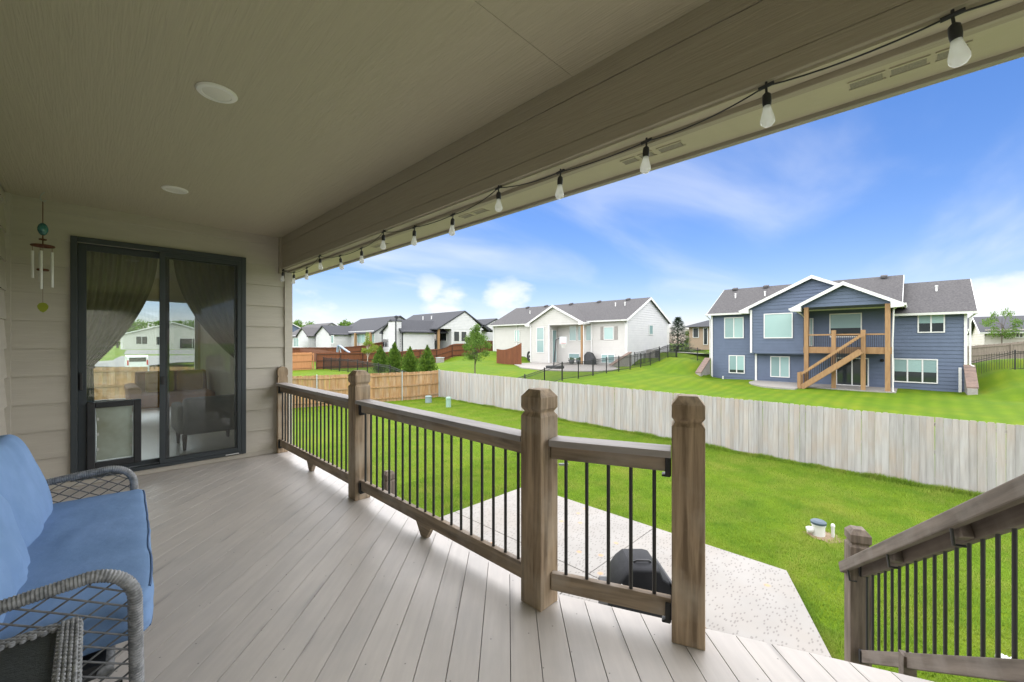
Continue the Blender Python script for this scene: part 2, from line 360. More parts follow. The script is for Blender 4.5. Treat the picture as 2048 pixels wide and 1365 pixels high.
def special_materials():
    global m_conc, m_lawn, m_blade, m_glass, m_screen, m_bulb
    # concrete with small dark flecks
    m = mk('patio_concrete', (.325, .312, .288), (.29, .278, .255), rough=.85, scale=1.3, c3=(.31, .265, .215), c3scale=.9, c3amt=.35); m_conc = m
    nt = m.node_tree; N, L = nt.nodes, nt.links; p = N['Principled BSDF']
    old = p.inputs['Base Color'].links[0].from_socket
    tc = N.new('ShaderNodeTexCoord'); mp = N.new('ShaderNodeMapping'); mp.inputs['Rotation'].default_value = (0, 0, R(40)); mp.inputs['Scale'].default_value = (10.5, 27, 1)
    L.new(tc.outputs['Object'], mp.inputs[0])
    vo = N.new('ShaderNodeTexVoronoi'); vo.inputs['Scale'].default_value = 1.0; vo.inputs['Randomness'].default_value = 1.0; vo.voronoi_dimensions = '2D'; L.new(mp.outputs[0], vo.inputs['Vector'])
    r = N.new('ShaderNodeMapRange'); L.new(vo.outputs['Distance'], r.inputs[0]); r.inputs[1].default_value = .30; r.inputs[2].default_value = .22
    sp = N.new('ShaderNodeSeparateColor'); L.new(vo.outputs['Color'], sp.inputs[0])
    g = N.new('ShaderNodeMath'); g.operation = 'GREATER_THAN'; g.inputs[1].default_value = .52; L.new(sp.outputs[0], g.inputs[0])
    mu = N.new('ShaderNodeMath'); mu.operation = 'MULTIPLY'; L.new(r.outputs[0], mu.inputs[0]); L.new(g.outputs[0], mu.inputs[1])
    mu2 = N.new('ShaderNodeMath'); mu2.operation = 'MULTIPLY'; L.new(mu.outputs[0], mu2.inputs[0]); mu2.inputs[1].default_value = .55
    mx = N.new('ShaderNodeMix'); mx.data_type = 'RGBA'; L.new(mu2.outputs[0], mx.inputs['Factor']); L.new(old, mx.inputs['A']); mx.inputs['B'].default_value = (.115, .10, .092, 1)
    # a few rust-orange leaf stains
    mp3 = N.new('ShaderNodeMapping'); mp3.inputs['Scale'].default_value = (3.1, 3.1, 1); L.new(tc.outputs['Object'], mp3.inputs[0])
    vo3 = N.new('ShaderNodeTexVoronoi'); vo3.voronoi_dimensions = '2D'; vo3.inputs['Scale'].default_value = 1.; L.new(mp3.outputs[0], vo3.inputs['Vector'])
    r3 = N.new('ShaderNodeMapRange'); L.new(vo3.outputs['Distance'], r3.inputs[0]); r3.inputs[1].default_value = .17; r3.inputs[2].default_value = .06
    s3 = N.new('ShaderNodeSeparateColor'); L.new(vo3.outputs['Color'], s3.inputs[0])
    g3 = N.new('ShaderNodeMath'); g3.operation = 'GREATER_THAN'; g3.inputs[1].default_value = .86; L.new(s3.outputs[1], g3.inputs[0])
    k3 = N.new('ShaderNodeMath'); k3.operation = 'MULTIPLY'; L.new(r3.outputs[0], k3.inputs[0]); L.new(g3.outputs[0], k3.inputs[1])
    k4 = N.new('ShaderNodeMath'); k4.operation = 'MULTIPLY'; L.new(k3.outputs[0], k4.inputs[0]); k4.inputs[1].default_value = .6
    mx3 = N.new('ShaderNodeMix'); mx3.data_type = 'RGBA'; L.new(k4.outputs[0], mx3.inputs['Factor']); L.new(mx.outputs['Result'], mx3.inputs['A']); mx3.inputs['B'].default_value = (.55, .26, .08, 1)
    L.new(mx3.outputs['Result'], p.inputs['Base Color'])
    # lawn
    m = mk('lawn_turf', (.120, .198, .006), (.082, .155, .006), rough=.9, scale=1.1, detail=8, lo=.3, hi=.7, c3=(.175, .205, .012), c3scale=.45, c3amt=.6, bump=.8, bscale=22, bdist=.04, spec=.1); m_lawn = m
    nt = m.node_tree; N, L = nt.nodes, nt.links; p = N['Principled BSDF']
    old = p.inputs['Base Color'].links[0].from_socket
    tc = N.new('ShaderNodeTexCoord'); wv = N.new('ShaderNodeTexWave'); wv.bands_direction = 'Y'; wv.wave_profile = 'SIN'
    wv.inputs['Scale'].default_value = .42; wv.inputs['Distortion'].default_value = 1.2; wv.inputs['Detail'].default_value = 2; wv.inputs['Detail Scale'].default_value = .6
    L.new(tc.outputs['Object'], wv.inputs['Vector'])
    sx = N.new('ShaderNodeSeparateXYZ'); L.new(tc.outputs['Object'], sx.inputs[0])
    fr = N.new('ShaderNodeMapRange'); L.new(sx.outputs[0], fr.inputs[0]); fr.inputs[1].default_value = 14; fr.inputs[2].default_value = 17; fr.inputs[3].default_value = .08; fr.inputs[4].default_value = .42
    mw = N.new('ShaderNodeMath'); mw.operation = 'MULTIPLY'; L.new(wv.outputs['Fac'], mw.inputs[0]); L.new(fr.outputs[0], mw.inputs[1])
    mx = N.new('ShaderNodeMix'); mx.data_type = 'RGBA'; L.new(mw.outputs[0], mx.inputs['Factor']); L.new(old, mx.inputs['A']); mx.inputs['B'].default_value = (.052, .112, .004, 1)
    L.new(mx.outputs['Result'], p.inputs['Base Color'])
    m_blade = mk('grass_blade', (.285, .42, .045), (.165, .295, .035), rough=.7, scale=1.6, detail=7, lo=.3, hi=.7, c3=(.40, .43, .09), c3scale=1.1, c3amt=.75, trans=.4, spec=.2)
    # window glass: clear, mirror-like by angle
    m = bpy.data.materials.new('clear_door_glass'); m.use_nodes = True; nt = m.node_tree; N, L = nt.nodes, nt.links; N.remove(N['Principled BSDF'])
    fr = N.new('ShaderNodeFresnel'); fr.inputs[0].default_value = 1.75; tr = N.new('ShaderNodeBsdfTransparent'); tr.inputs[0].default_value = (.93, .96, .95, 1)
    gl = N.new('ShaderNodeBsdfGlossy'); gl.inputs['Roughness'].default_value = .0; ms = N.new('ShaderNodeMixShader')
    L.new(fr.outputs[0], ms.inputs[0]); L.new(tr.outputs[0], ms.inputs[1]); L.new(gl.outputs[0], ms.inputs[2]); L.new(ms.outputs[0], N['Material Output'].inputs[0]); m_glass = m
    m = bpy.data.materials.new('insect_screen_mesh'); m.use_nodes = True; nt = m.node_tree; N, L = nt.nodes, nt.links; p = N['Principled BSDF']
    p.inputs['Base Color'].default_value = (.08, .083, .08, 1); p.inputs['Roughness'].default_value = .8; tr = N.new('ShaderNodeBsdfTransparent'); ms = N.new('ShaderNodeMixShader'); ms.inputs[0].default_value = .20
    L.new(tr.outputs[0], ms.inputs[1]); L.new(p.outputs[0], ms.inputs[2]); L.new(ms.outputs[0], N['Material Output'].inputs[0]); m_screen = m
    m = bpy.data.materials.new('frosted_bulb_glass'); m.use_nodes = True; nt = m.node_tree; N, L = nt.nodes, nt.links; p = N['Principled BSDF']
    p.inputs['Base Color'].default_value = (.85, .85, .85, 1); p.inputs['Roughness'].default_value = .12; p.inputs['Coat Weight'].default_value = .5
    tl = N.new('ShaderNodeBsdfTranslucent'); tl.inputs[0].default_value = (.95, .95, .95, 1); ms = N.new('ShaderNodeMixShader'); ms.inputs[0].default_value = .7
    tr = N.new('ShaderNodeBsdfTransparent'); ms2 = N.new('ShaderNodeMixShader'); ms2.inputs[0].default_value = .22
    L.new(p.outputs[0], ms.inputs[1]); L.new(tl.outputs[0], ms.inputs[2]); L.new(ms.outputs[0], ms2.inputs[1]); L.new(tr.outputs[0], ms2.inputs[2]); L.new(ms2.outputs[0], N['Material Output'].inputs[0]); m_bulb = m
special_materials()
def deck_wear():
    nt = m_deck.node_tree; N, L = nt.nodes, nt.links; p = N['Principled BSDF']; old = p.inputs['Base Color'].links[0].from_socket
    tc = N.new('ShaderNodeTexCoord'); sx = N.new('ShaderNodeSeparateXYZ'); L.new(tc.outputs['Object'], sx.inputs[0])
    def mth(op, a, b=None):
        n = N.new('ShaderNodeMath'); n.operation = op
        for i, v in enumerate((a, b)):
            if v is None: continue
            if isinstance(v, (int, float)): n.inputs[i].default_value = v
            else: L.new(v, n.inputs[i])
        return n.outputs[0]
    def mr(v, a, b):
        n = N.new('ShaderNodeMapRange'); n.interpolation_type = 'SMOOTHSTEP'; L.new(v, n.inputs[0]); n.inputs[1].default_value = a; n.inputs[2].default_value = b; return n.outputs[0]
    oi = N.new('ShaderNodeObjectInfo'); off = mth('MULTIPLY', oi.outputs['Random'], 91.)
    cb = N.new('ShaderNodeCombineXYZ'); L.new(mth('ADD', mth('MULTIPLY', sx.outputs[0], 1.6), off), cb.inputs[0]); L.new(off, cb.inputs[1]); L.new(mth('MULTIPLY', sx.outputs[1], 9.), cb.inputs[2])
    nz = N.new('ShaderNodeTexNoise'); nz.inputs['Scale'].default_value = 1.0; nz.inputs['Detail'].default_value = 5; L.new(cb.outputs[0], nz.inputs['Vector'])
    edge = mr(mth('ABSOLUTE', sx.outputs[1]), .035, .070)
    f = mth('MULTIPLY', mth('MULTIPLY', edge, mr(nz.outputs['Fac'], .56, .72)), .5)
    c2 = N.new('ShaderNodeCombineXYZ'); L.new(mth('ADD', mth('MULTIPLY', sx.outputs[0], 1.5), off), c2.inputs[0]); L.new(mth('MULTIPLY', sx.outputs[1], 9.), c2.inputs[1])
    vo = N.new('ShaderNodeTexVoronoi'); vo.voronoi_dimensions = '2D'; vo.inputs['Scale'].default_value = 1.; L.new(c2.outputs[0], vo.inputs['Vector'])
    # screw heads: round in board space
    dv = N.new('ShaderNodeVectorMath'); dv.operation = 'SUBTRACT'; L.new(vo.outputs['Position'], dv.inputs[0]); L.new(c2.outputs[0], dv.inputs[1])
    sc = N.new('ShaderNodeVectorMath'); sc.operation = 'MULTIPLY'; L.new(dv.outputs[0], sc.inputs[0]); sc.inputs[1].default_value = (1 / 1.5, 1 / 9., 0)
    ln = N.new('ShaderNodeVectorMath'); ln.operation = 'LENGTH'; L.new(sc.outputs[0], ln.inputs[0])
    dots = mth('MULTIPLY', mr(ln.outputs['Value'], .0048, .0030), .8)
    g = mth('MAXIMUM', f, dots)
    mx = N.new('ShaderNodeMix'); mx.data_type = 'RGBA'; L.new(g, mx.inputs['Factor']); L.new(old, mx.inputs['A']); mx.inputs['B'].default_value = (.14, .13, .12, 1)
    L.new(mx.outputs['Result'], p.inputs['Base Color'])
deck_wear()

# ------------------------------------------------------------------ ground
CP = [(24, 18, 1.1), (28, 20, 1.33), (32, 19, 1.35), (38, 21, 1.35), (38, 26, 1.33), (38, 32, 1.35), (38, 36, 2.0), (38, 41, 2.6), (30, 36, 1.5), (32, 30, 1.33), (28, 26, 1.3), (30, 23, 1.32), (34, 24, 1.33), (34, 28, 1.33),
      (20, 20, .6), (20, 30, .7), (20, 40, .95), (30, 44, 1.2), (24, 44, .95), (36, 44, 1.9), (41, 44, 2.3), (46, 20, 2.6), (41, 19.5, 2.1), (40, 16.5, 2.3), (37, 15, 1.9), (37, 13.6, 1.1), (34, 14, 1.0), (34, 17, 1.5),
      (30, 10, .38), (24, 10, .25), (24, 0, .2), (30, 0, .38), (39, 12, .5), (39, 8, .5), (39, 3, .5), (36, 8, .48), (36, 3, .48), (39, -1.5, .5), (36, -1.5, .5), (36, 12, .55), (34, 8, .45), (34, 2, .45), (34, -3, .55),
      (40, -4.2, 2.1), (38, -4.2, 1.4), (36, -5, 1.3), (32, -6, .9), (27, -6, .45), (20, -6, .1), (45, -6, 2.6), (60, -12, 3.2), (60, 15, 3.2), (50, 14, 2.9), (55, 40, 3.0), (60, 60, 2.8), (40, 60, 2.4), (40, 80, 2.3), (40, 110, 2.0),
      (20, 60, 1.3), (20, 90, 1.3), (0, 60, .1), (0, 40, .2), (-10, 30, .4), (4, 72, .2), (0, 90, 1.2), (5, 120, 2.3), (-20, 70, .3), (15, 72, .5), (20, 92, 1.4), (100, 0, 3.2), (100, 60, 3.2), (200, 200, 3.0), (200, -100, 3.0), (60, -60, 2.5), (20, -40, .2), (0, -40, 0), (-40, 0, .2), (-100, -100, .5), (-100, 150, 1.5), (30, 160, 2.2), (37.6, 12.75, .5), (38.5, 12.75, .5), (36.7, 12.7, .5), (37.8, 14.8, 2.1), (38.6, 14.6, 2.3), (37.6, -2.2, .5), (38.6, -2.2, .5), (39, 6, .5), (41, 0, .6), (41, 10, .6)]
CPA = np.array(CP)
def smooth(t): t = max(0., min(1., t)); return t * t * (3 - 2 * t)
def gz(x, y):
    t = smooth(max((x - 15.2) / 6.0, (y - 25.2) / 6.0))
    side = .62 * smooth((8.0 - x) / 5) * smooth((y - 14) / 8)
    if t <= 0: return side
    d2 = (CPA[:, 0] - x) ** 2 + (CPA[:, 1] - y) ** 2 + .6
    w = d2 ** -2.0
    return float((w * CPA[:, 2]).sum() / w.sum()) * t + side * (1 - smooth((y - 28) / 14))
def ticks(fine0, fine1, step, far):
    a = [fine0 + step * i for i in range(int((fine1 - fine0) / step) + 1)]
    d, x = step, fine0
    lo = []
    while x > -far: d *= 1.35; x -= d; lo.append(x)
    d, x = step, a[-1]; hi = []
    while x < far: d *= 1.35; x += d; hi.append(x)
    return lo[::-1] + a + hi
gx, gy = ticks(-12, 62, 1.0, 1400), ticks(-16, 66, 1.0, 1400)
gb = B(); ny = len(gy)
gb.v = [(x, y, gz(x, y) - .004) for x in gx for y in gy]
gb.f = [(i * ny + j, (i + 1) * ny + j, (i + 1) * ny + j + 1, i * ny + j + 1) for i in range(len(gx) - 1) for j in range(ny - 1)]
tag(obj('ground', gb, m_lawn, smooth=60), 'mown green lawn ground running to the horizon', kind='structure')

# grass blades on the near lawn
def grass():
    rng = np.random.default_rng(3)
    def scatter(n, x0, x1, y0, y1): return np.stack([rng.uniform(x0, x1, n), rng.uniform(y0, y1, n)], 1)
    pts = np.concatenate([scatter(200000, 5.2, 11.5, -3.2, 9.5), scatter(110000, 11.5, 15.2, -3.2, 12), scatter(50000, 11.5, 16, 12, 22.6), scatter(90000, 2.2, 11.5, 7.0, 16), scatter(26000, 6, 11.5, 16, 24)])
    e = np.abs(rng.normal(0, .05, 9000)); u = rng.uniform(0, 1, 9000)
    pts = np.concatenate([pts, np.stack([7.74 + e, 1.47 + 5.6 * u], 1), np.stack([3 + 4.74 * u, 7.06 + e], 1), np.stack([3.9 + 3.84 * u + e * .4, -.21 + 1.68 * u - e * .92], 1)])
    yy = rng.uniform(-4, 22.6, 30000); pts = np.concatenate([pts, np.stack([14.90 + .062 * yy - np.abs(rng.normal(0, .07, 30000)), yy], 1)])
    x, y = pts[:, 0], pts[:, 1]
    keep = ~((x < 7.735) & (y < 7.055) & ((y - 1.48) > (x - 7.735) * .437))
    keep &= ~(((x - 9.75) ** 2 + (y - 1.30) ** 2) < .045)
    keep &= x < 14.93 + .062 * y
    pts = pts[keep]; n = len(pts)
    k = np.sin(pts[:, 0] * 2.1 + 1.3 * np.sin(pts[:, 1] * 1.7)) * np.sin(pts[:, 1] * 2.6 + 1.1 * np.sin(pts[:, 0] * 1.3)) + .6 * np.sin(pts[:, 0] * 7.3 + pts[:, 1] * 3.1) * np.sin(pts[:, 1] * 6.1)
    yaw = rng.uniform(0, 6.283, n); h = rng.uniform(.025, .06, n) * (1 + .35 * k)
    fl = pts[:, 0] - (14.93 + .062 * pts[:, 1]); h = np.where(fl > -.22, h * 2.4, h); w = rng.uniform(.004, .008, n); lean = rng.uniform(.1, .9, n); la = rng.uniform(0, 6.283, n)
    v = np.zeros((n, 3, 3), np.float32)
    v[:, 0, 0] = pts[:, 0] - np.cos(yaw) * w; v[:, 0, 1] = pts[:, 1] - np.sin(yaw) * w; v[:, 0, 2] = -.005
    v[:, 1, 0] = pts[:, 0] + np.cos(yaw) * w; v[:, 1, 1] = pts[:, 1] + np.sin(yaw) * w; v[:, 1, 2] = -.005
    v[:, 2, 0] = pts[:, 0] + np.cos(la) * h * lean; v[:, 2, 1] = pts[:, 1] + np.sin(la) * h * lean; v[:, 2, 2] = h
    me = bpy.data.meshes.new('grass'); me.vertices.add(n * 3); me.loops.add(n * 3); me.polygons.add(n)
    me.vertices.foreach_set('co', v.ravel()); me.loops.foreach_set('vertex_index', np.arange(n * 3, dtype=np.int32))
    me.polygons.foreach_set('loop_start', np.arange(0, n * 3, 3, dtype=np.int32)); me.update(); me.materials.append(m_blade)
    o = bpy.data.objects.new('grass', me); COL.objects.link(o)
    tag(o, 'short bright green grass blades covering the fenced back lawn', 'grass', kind='stuff')
grass()

# ------------------------------------------------------------------ patio below the deck
def clip2(poly, a, b, c):            # keep a*x + b*y >= c
    out = []
    for i in range(len(poly)):
        p, q = poly[i - 1], poly[i]
        dp, dq = a * p[0] + b * p[1] - c, a * q[0] + b * q[1] - c
        if (dp >= 0) != (dq >= 0):
            t = dp / (dp - dq); out.append((p[0] + (q[0] - p[0]) * t, p[1] + (q[1] - p[1]) * t))
        if dq >= 0: out.append(q)
    return out
patio = thing('patio', 'pale concrete patio slabs with dark flecks below the deck', None, (5, 4, 0), kind='structure')
PP = [(-.55, 7.06), (7.74, 7.06), (7.74, 1.47), (4.4, .01), (2.2, -.95), (-.55, -.95)]
for i, (xa, xb) in enumerate([(-.55, 2.4), (2.4, 5.45), (5.45, 7.74)]):
    for j, (ya, yb) in enumerate([(-.95, 3.66), (3.66, 7.06)]):
        q = clip2(clip2(clip2(clip2(PP, 1, 0, xa + .006), -1, 0, -xb + .006), 0, 1, ya + .006), 0, -1, -yb + .006)
        if len(q) > 2: obj('patio_slab', B().prism([(x, y, -.08) for x, y in q], (0, 0, .14)), m_conc, patio, bevel=.008)

# ------------------------------------------------------------------ own house
YW, XL, XB_, XC = 6.145, -.56, 1.80, 1.94         # door wall, left wall, beam face, outside corner
ZC, ZBB = DZ + 2.89, 4.67                          # ceiling, beam underside
YE = -3.6                                          # far end of the porch behind the camera
house = thing('house', 'taupe sided house with covered porch, sliding glass door and deep roof beam', 'house', (-.5, 6, 0))
def lapboard(axis, a0, a1, z0, z1, face):
    """one lap siding board; axis 'x' (wall at y=face, looking to -y) or 'y' (wall at x=face, looking to +x)"""
    b = B(); t0, t1 = .000, .013
    sec = [(t0 - .012, z0), (t0 + .004, z0), (t1 + .002, z1 + .02), (t1 - .012 - .004, z1 + .02)]
    sec = [(-.008, z0), (.016, z0), (.017, z1 + .018), (.012, z1 + .018)]
    if axis == 'x': pts = [(a0, face + d, z) for d, z in sec]; off = (a1 - a0, 0, 0)
    else: pts = [(face - d, a0, z) for d, z in sec]; off = (0, a1 - a0, 0)
    return b.prism(pts, off)
z = 2.257; exp_ = .272
while z < ZC - .01:
    z1 = min(z + exp_, ZC)
    if z1 <= 4.745:
        obj('siding_board', lapboard('x', XL + .03, -.12, z, z1, YW), m_siding, house)
        obj('siding_board', lapboard('x', 1.365, 1.845, z, z1, YW), m_siding, house)
    else:
        obj('siding_board', lapboard('x', XL + .03, 1.845, z, z1, YW), m_siding, house)
    obj('siding_board', lapboard('y', YE, YW - .03, z, z1, XL), m_siding, house)
    z += exp_
obj('wall', B().box(XL - .16, XL - .018, YE, YW + .2, 0, ZC + .1), m_siding, house)
wb = B()
for x0, x1, z0, z1 in [(XL - .02, -.13, 0, ZC + .1), (1.375, 1.84, 0, ZC + .1), (-.13, 1.375, 0, 2.22), (-.13, 1.375, 4.75, ZC + .1)]:
    wb.box(x0, x1, YW + .018, YW + .16, z0, z1)
obj('wall', wb, m_intwall, house)
obj('base_trim', B().box(XL, 1.845, YW - .012, YW + .02, 2.205, 2.262), m_siding, house)
obj('base_trim', B().box(XL - .02, XL + .012, YE, YW - .015, 2.205, 2.262), m_siding, house)
obj('corner_board', B().box(XL - .01, XL + .03, YW - .03, YW + .01, 2.2, ZC), m_siding, house)
obj('corner_board', B().box(1.845, XC, YW - .02, YW + .12, 0, ZBB - .02), m_siding, house)
for z in [i * .272 for i in range(19)]:
    obj('siding_board', B().prism([(XC - .006, YW + .13, z), (XC + .012, YW + .13, z), (XC - .002, YW + .13, z + .285), (XC - .016, YW + .13, z + .285)], (0, 6.4, 0)), m_siding, house)
    if z < 2.0:
        obj('siding_board', lapboard('x', XL, 1.845, z, z + .272, YW + .02), m_siding, house)
# ceiling panels
for x0, x1 in [(XL, .62), (.62, XB_ + .01)]:
    ys = [YE, -1.13, 1.307, 3.75, YW + .02] if x0 > 0 else [YE, -.2, 2.24, 4.68, YW + .02]
    for y0, y1 in zip(ys, ys[1:]):
        g_ = .0012 if x0 > 0 and 1.3 in (round(y0, 1), round(y1, 1)) else .0002
        obj('ceiling_panel', B().box(x0 + .0001, x1 - .0001, y0 + g_, y1 - g_, ZC, ZC + .012), m_ceiling, house)
obj('ceiling_back', B().box(XL - .1, XB_ + .2, YE, YW + .3, ZC + .013, ZC + .03), m_siding, house)
# beam: three boards on its inner face, bottom board, outer trim
BY0 = YW + .005
obj('beam_board', B().box(XB_ - .004, XB_ + .02, YE, BY0, ZC - .105, ZC - .001), m_beam, house)
obj('beam_board', B().box(XB_, XB_ + .022, YE, BY0, ZBB + .075, ZC - .108), m_beam, house, bevel=.003)
obj('beam_board', B().box(XB_ - .003, XB_ + .02, YE, BY0, ZBB - .002, ZBB + .072), m_beam, house, bevel=.003)
obj('beam_core', B().box(XB_ + .024, 1.885, YE, BY0, ZBB + .002, ZC + .05), m_beam, house)
obj('beam_underside', B().box(XB_ + .021, 1.888, YE, BY0, ZBB - .012, ZBB), m_soffit, house)
obj('beam_trim', B().box(1.889, 1.93, YE, YW + .3, 4.634, ZC), m_beam, house, bevel=.003)
obj('beam_trim', B().box(XB_ - .03, XB_ + .0, YW - .05, YW - .0, ZBB - .06, ZC), m_beam, house)
# soffit, vents, fascia, roof
SZ = 4.80
sof = obj('soffit', B().box(1.931, 2.50, YE - .5, 12.9, SZ, SZ + .012), m_soffit, house)
for (xa, ya, xb, yb) in [(1692, 153, 1769, 126), (1777, 122, 1862, 90), (1873, 86, 1950, 56), (1226, 314, 1256, 304), (1261, 302, 1291, 292), (1300, 289, 1350, 271), (912, 432, 932, 425), (936, 423, 960, 415), (736, 493, 762, 484)]:
    p, q = onZ(xa, ya, SZ), onZ(xb, yb, SZ)
    y0, y1 = sorted((p.y, q.y)); xm = 2.335
    obj('soffit_vent', B().box(xm - .028, xm + .028, y0 + .01, y1 - .005, SZ - .004, SZ - .0005), m_vent, sof)
    for a in (-1, 1): obj('vent_frame', B().box(xm + a * .034 - .005, xm + a * .034 + .005, y0, y1, SZ - .006, SZ - .0005), m_soffit, sof)
obj('fascia', B().box(2.49, 2.53, YE - .5, 12.9, 4.778, 4.99), m_fascia, house, bevel=.004)
obj('fascia', B().box(XL - 8, 2.49, YE - .54, YE - .5, 4.60, 5.3), m_fascia, house)
obj('roof', B().prism([(2.60, YE - .6, 4.97), (-3.2, YE - .6, 7.2), (-9, YE - .6, 4.97), (-9, YE - .6, 4.9), (-3.2, YE - .6, 7.1), (2.60, YE - .6, 4.92)], (0, 17.2, 0)), m_shingle, house)
obj('end_beam', B().box(XL - 8, 1.93, YE - .16, YE - .005, ZBB, ZC + .3), m_beam, house)
obj('porch_column', B().sq(1.86, YE - .08, [(.09, 0), (.09, ZBB)]), m_beam, house)
lw = B()
for z in [i * .272 for i in range(19)]:
    lw.prism([(-8.5, YE + .02, z), (-8.5, YE + .004, z), (-8.5, YE + .016, z + .285), (-8.5, YE + .02, z + .285)], (8.5 + XL - .16, 0, 0))
obj('wall', lw, m_siding, house)
# interior room seen through the door
YF = 12.2
IX0, IX1 = -4.4, 1.82
obj('interior_floor', B().box(IX0, IX1, YW + .17, YF, DZ - .1, DZ + .03), m_floor, house)
obj('interior_ceiling', B().box(IX0 - .1, IX1 + .1, YW + .17, YF + .1, ZC + .032, ZC + .06), m_intwall, house)
obj('interior_wall', B().box(IX1, XC - .02, YW + .17, YF + .1, 0, ZC + .03), m_intwall, house)
iw = B()
for y0_, y1_, z0_, z1_ in ((YW + .17, 7.4, 0, ZC + .03), (11.2, YF + .1, 0, ZC + .03), (7.4, 11.2, 0, DZ + .7), (7.4, 11.2, 4.7, ZC + .03)): iw.box(IX0 - .1, IX0, y0_, y1_, z0_, z1_)
obj('interior_wall', iw, m_intwall, house)
obj('window', B().box(IX0 - .06, IX0 - .05, 7.4, 11.2, DZ + .7, 4.7), m_glass, house)  # added window in the unseen left wall, lets extra light into the room
obj('interior_wall', B().box(IX0, XL - .17, YW + .02, YW + .16, 0, ZC + .03), m_intwall, house)
WX0, WX1, WZ0, WZ1 = -4.2, 1.79, DZ + .22, 4.66  # far window widened leftward with added panes to brighten the room
fw = B()
for x0, x1, z0, z1 in [(IX0, WX0, 0, ZC + .03), (WX1, IX1, 0, ZC + .03), (WX0, WX1, 0, WZ0), (WX0, WX1, WZ1, ZC + .03)]: fw.box(x0, x1, YF, YF + .15, z0, z1)
obj('interior_wall', fw, m_intwall, house)
wf = B()
for x in (WX0 + .03, -2.9, -1.6, -.25, 1.22, WX1 - .03): wf.box(x - .03, x + .03, YF + .04, YF + .1, WZ0, WZ1)
wf.box(WX0, WX1, YF + .041, YF + .099, WZ0, WZ0 + .05); wf.box(WX0, WX1, YF + .041, YF + .099, WZ1 - .05, WZ1)
rw = obj('window', wf, m_white, house)
for x0, x1 in ((WX0 + .06, -2.93), (-2.87, -1.63), (-1.57, -.28), (-.22, 1.19), (1.25, WX1 - .06)):
    obj('pane', B().box(x0, x1, YF + .068, YF + .072, WZ0 + .05, WZ1 - .05), m_glass, rw)
# sliding door
D0, D1, DB, DT = -.145, 1.39, 2.262, 4.762
fr = B()
fr.box(D0, D0 + .05, YW - .03, YW + .13, DB, DT); fr.box(D1 - .05, D1, YW - .03, YW + .13, DB, DT)
fr.box(D0 + .05, D1 - .05, YW - .03, YW + .13, DT - .055, DT); fr.box(D0 + .05, D1 - .05, YW - .03, YW + .13, DB, DB + .035)
door = obj('sliding_door', fr, m_frame, house, bevel=.004)
def sash(x0, x1, y0, y1, z0, z1, w, wb):
    b = B(); b.box(x0, x0 + w, y0, y1, z0, z1); b.box(x1 - w, x1, y0, y1, z0, z1); b.box(x0 + w, x1 - w, y0, y1, z1 - w, z1); b.box(x0 + w, x1 - w, y0, y1, z0, z0 + wb)
    return b
obj('door_sash', sash(D0 + .052, .64, YW + .05, YW + .09, DB + .04, DT - .06, .062, .05), m_frame, door, bevel=.003)
obj('door_sash', sash(.555, D1 - .052, YW + .0, YW + .042, DB + .04, DT - .06, .062, .05), m_frame, door, bevel=.003)
obj('glass_pane', B().box(D0 + .112, .58, YW + .068, YW + .072, DB + .09, DT - .12), m_glass, door)
obj('glass_pane', B().box(.615, D1 - .112, YW + .024, YW + .028, DB + .09, DT - .12), m_glass, door)
obj('screen_frame', sash(.545, D1 - .045, YW - .026, YW - .006, DB + .037, DT - .056, .05, .045), m_frame, door, bevel=.003)
obj('insect_screen', B().box(.59, D1 - .09, YW - .017, YW - .015, DB + .08, DT - .10), m_screen, door)
obj('door_handle', B().box(D0 + .062, D0 + .088, YW + .012, YW + .05, DZ + .98, DZ + 1.16), m_black, door, bevel=.006)
obj('screen_latch', B().box(.555, .592, YW - .045, YW - .026, DZ + 1.0, DZ + 1.09), m_black, door, bevel=.006)
obj('door_guide', B().box(1.17, 1.31, YW - .035, YW - .031, DB + .012, DB + .022), m_white, door)
P0, P1 = onY(166, 795, YW + .05), onY(271, 920, YW + .05)
px0, px1, pz0, pz1 = -.03, .395, DB + .085, 3.045
pb = B(); w = .062
pb.box(px0, px0 + w, YW + .02, YW + .1, pz0, pz1); pb.box(px1 - w, px1, YW + .02, YW + .1, pz0, pz1); pb.box(px0 + w, px1 - w, YW + .02, YW + .1, pz1 - w, pz1); pb.box(px0 + w, px1 - w, YW + .02, YW + .1, pz0, pz0 + w)
obj('pet_door_frame', pb, m_blackp, door, bevel=.008)
obj('pet_door_flap', B().box(px0 + w + .01, px1 - w - .01, YW + .055, YW + .06, pz0 + w + .012, pz1 - w - .005), m_flap, door)
sb = B()
for x in (px0 + w + .004, px1 - w - .004): sb.box(x - .003, x + .003, YW + .047, YW + .053, pz0 + w, pz1 - w)
sb.box(px0 + w, px1 - w, YW + .047, YW + .053, pz0 + w + .002, pz0 + w + .009)
obj('pet_door_seal', sb, m_galv, door)
for k, zz in enumerate((.18, .34, .5)):
    for s_, x in ((0, px0 + w + .014), (1, px1 - w - .03)):
        obj('flap_magnet', B().box(x, x + .016, YW + .05, YW + .054, pz0 + zz, pz0 + zz + .03), m_pvc, door)

